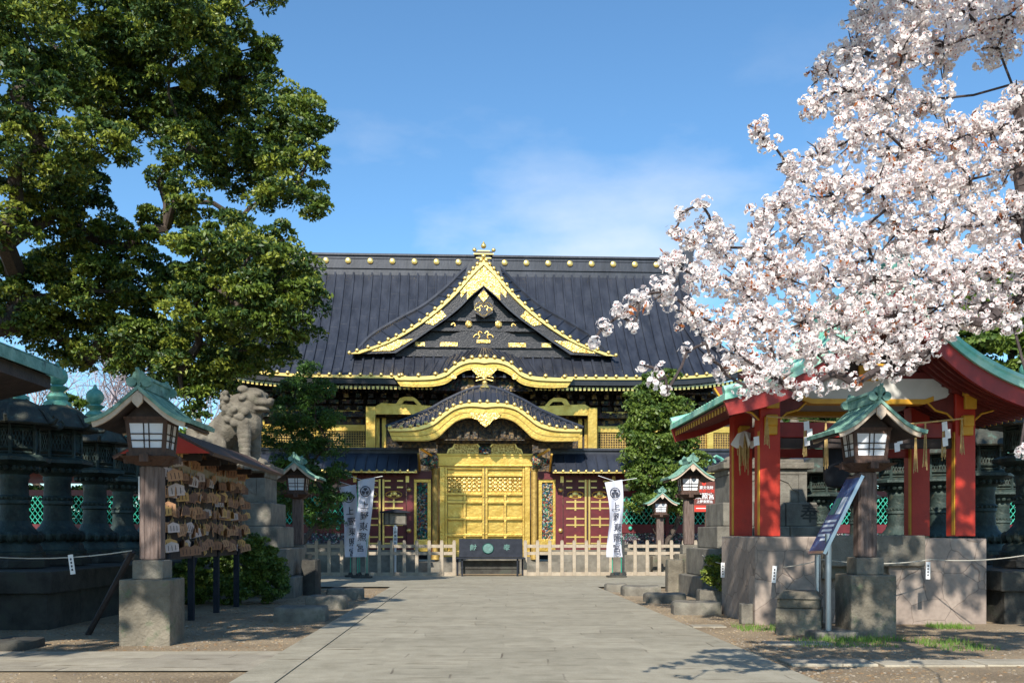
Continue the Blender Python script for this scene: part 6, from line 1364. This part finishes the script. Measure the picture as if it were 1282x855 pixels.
# --- other trees and bushes
def small_tree(name, label, base, blobs, sub, per, L_, Wd, mats, r0=.08, bias=None, cat='tree', group=None, subr=.3, trunk_h=1.0, seed=2, flat=.8):
    r = thing(name, label, cat, base, 0, group); b0 = Vector(base); bb = [(x - b0.x, y - b0.y, z - b0.z, q_) for x, y, z, q_ in blobs]
    V, mi = clump_leaves(bb, sub, per, L_, Wd, len(mats), subr, bias, flat=flat); np_mesh('crown', V, 4, mats, mi, r)
    limbs(r, (0, 0, trunk_h), [(x, y, z) for x, y, z, q_ in bb], r0, trunk_pts=[(0, 0, -.1), (0, 0, trunk_h * .5), (0, 0, trunk_h + .05)], twig=.012, seed=seed); return r
def bb_(L_): return [(*W(px, py, d), r * d / F) for px, py, r, d in L_]
small_tree('broadleaf_tree', 'rounded sunlit broadleaf tree between the right wall and the fence', (W(830, 0, 38.2).x, 38.2, 0), bb_([(825, 490, 22, 38.2), (845, 515, 24, 38.2), (812, 520, 24, 38), (830, 545, 30, 38), (856, 550, 22, 38.3), (808, 560, 24, 38), (845, 580, 30, 38.2), (800, 500, 18, 38), (795, 575, 18, 38), (797, 540, 18, 38), (872, 575, 16, 38.3), (872, 625, 16, 38.4), (815, 480, 12, 38.1), (812, 595, 26, 38), (862, 600, 18, 38.4), (830, 615, 26, 38), (800, 630, 14, 38), (855, 630, 18, 38.3), (838, 470, 10, 38.2)]), 60, 90, .15, .075, ['shrub_a', 'shrub_b', 'leaf_b'], .1, [.4, .35, .25], trunk_h=1.0)
small_tree('conifer_tree', 'feathery dark green conifer in front of the left half of the hall', (W(378, 0, 33).x, 33, 0), bb_([(385, 465, 14, 33), (370, 490, 22, 33), (398, 492, 22, 33), (360, 520, 26, 33), (395, 525, 28, 33), (345, 548, 22, 33), (380, 560, 28, 33.4), (412, 560, 20, 33.4), (352, 590, 20, 33.5), (395, 600, 28, 33.6), (425, 590, 14, 33.6), (420, 620, 16, 33.6), (365, 630, 22, 33.6), (405, 645, 24, 33.6), (340, 620, 20, 33.6)]), 45, 110, .18, .035, ['pine_a', 'pine_b', 'leaf_a'], .09, [.45, .35, .2], trunk_h=1.2, seed=3)
small_tree('round_bush', 'round green bush under the votive plaque rack', (W(300, 0, 21.8).x, 21.8, 0), bb_([(262, 715, 34, 22), (300, 700, 36, 22), (330, 715, 32, 22), (245, 735, 24, 21.8), (290, 735, 28, 21.6), (340, 735, 22, 21.9), (325, 690, 20, 22), (232, 720, 16, 21.9)]), 260, 90, .075, .04, ['shrub_a', 'leaf_b', 'shrub_b'], .03, [.4, .35, .25], 'bush', subr=.13, trunk_h=.15, flat=.9)
small_tree('small_bush', 'small yellowish green bush left of the pavilion base', (W(897, 0, 21.5).x, 21.5, 0), bb_([(895, 705, 13, 21.5), (904, 718, 12, 21.5), (890, 722, 11, 21.5), (901, 728, 10, 21.4)]), 700, 60, .06, .03, ['shrub_b', 'leaf_c', 'shrub_a'], .02, [.4, .3, .3], 'bush', subr=.09, trunk_h=.1, flat=1)
small_tree('background_tree', 'green tree crowns beyond the pavilion roof at the right edge', (W(1260, 0, 50).x, 50, 0), bb_([(1225, 400, 38, 50), (1262, 370, 40, 50), (1290, 400, 40, 50), (1215, 440, 40, 50), (1265, 440, 44, 50), (1230, 360, 24, 50), (1300, 340, 30, 50), (1240, 480, 40, 50), (1290, 490, 40, 50), (1180, 470, 34, 50)]), 9, 80, .40, .2, ['leaf_b', 'shrub_a', 'shrub_b'], .3, None, subr=.6, trunk_h=3)
small_tree('background_tree', 'dark tree behind the wall seen low through the pavilion', (W(1080, 0, 52).x, 52, 0), bb_([(1020, 540, 44, 52), (1080, 530, 44, 52), (1140, 535, 44, 52), (1200, 540, 44, 52), (1270, 550, 44, 52), (980, 560, 36, 52)]), 8, 80, .42, .2, ['leaf_a', 'pine_a'], .3, None, subr=.6, trunk_h=2.5)
small_tree('background_tree', 'dark tree behind the left bronze lanterns', (W(60, 0, 46).x, 46, 0), bb_([(10, 520, 44, 46), (60, 560, 40, 46), (120, 560, 34, 46), (95, 510, 22, 46), (-20, 580, 40, 46), (180, 570, 34, 46), (235, 560, 34, 46), (290, 560, 30, 46)]), 8, 80, .38, .18, ['leaf_a', 'leaf_b', 'pine_a'], .3, None, subr=.55, trunk_h=2.5)
# dark hedge added close behind both lattice walls to block the bright sky
for (xa, xb, lab) in ((-27, -8.5, 'dark hedge added to block the sky behind the green lattice of the left wall'), (5, 26, 'dark hedge added to block the sky behind the green lattice of the right wall')):
    r = thing('hedge', lab, 'hedge', ((xa + xb) / 2, 43, 0)); n = int((xb - xa) * 2400); h_ = xb - xa
    P = np.stack([rng.uniform(-h_ / 2, h_ / 2, n), rng.uniform(-.8, .8, n), rng.uniform(0, 3.6, n)], 1); P[:, 1] = np.where(rng.random(n) < .7, -.8 + np.abs(rng.normal(size=n)) * .12, P[:, 1])
    np_mesh('foliage', leaf_quads(P, .2, .12), 4, ['leaf_a', 'pine_a'], rng.integers(0, 2, n), r)
    mb = MB()
    for k in range(int(h_ / 1.5)): x = -h_ / 2 + k * 1.5 + .5; mb.tube([(x, 0, 0), (x + .1, .1, 2.6)], [.06, .02], 5)
    mb.build('stems', 'bark', r)
def bare_tree(label, base, h, seed, spread=.5, m='haze_twig'):
    r = thing('bare_tree', label, 'tree', base, 0); rnd = random.Random(seed); mb = MB(); tb = MB()
    tb.tube([(0, 0, 0), (0, 0, h * .4)], [h * .02, h * .014], 8)
    def rec(p_, dr, L_, rad, lv):
        q_ = p_ + dr * L_; mid = (p_ + q_) / 2 + Vector((rnd.uniform(-1, 1), rnd.uniform(-1, 1), 0)) * L_ * .06; mb.tube([p_, mid, q_], [rad, rad * .8, rad * .6], 5 if lv < 3 else 3)
        if lv >= 6: return
        for k in range(3 if lv < 5 else 2):
            nd = (dr + Vector((rnd.gauss(0, spread), rnd.gauss(0, spread), rnd.gauss(.1, .3)))).normalized(); rec(q_, nd, L_ * rnd.uniform(.62, .85), rad * .58, lv + 1)
    for k in range(4): rec(Vector((0, 0, h * .38)), Vector((rnd.gauss(0, .5), rnd.gauss(0, .5), 1)).normalized(), h * .16, h * .011, 1)
    t_ = tb.build('trunk', m, r); mb.build('branches', m, t_); return r
bare_tree('pale leafless tree seen under the evergreen left of the wooden lantern roof', (W(160, 0, 58).x, 58, 0), 14.5, 1)
bare_tree('pale leafless tree farther left under the evergreen crown', (W(60, 0, 62).x, 62, 0), 15, 2)
bare_tree('twiggy leafless tree top above the left part of the hall ridge', (W(498, 0, 75).x, 75, 0), 21.5, 5)
bare_tree('pale leafless tree behind the left end of the hall', (W(225, 0, 60).x, 60, 0), 13.5, 8)
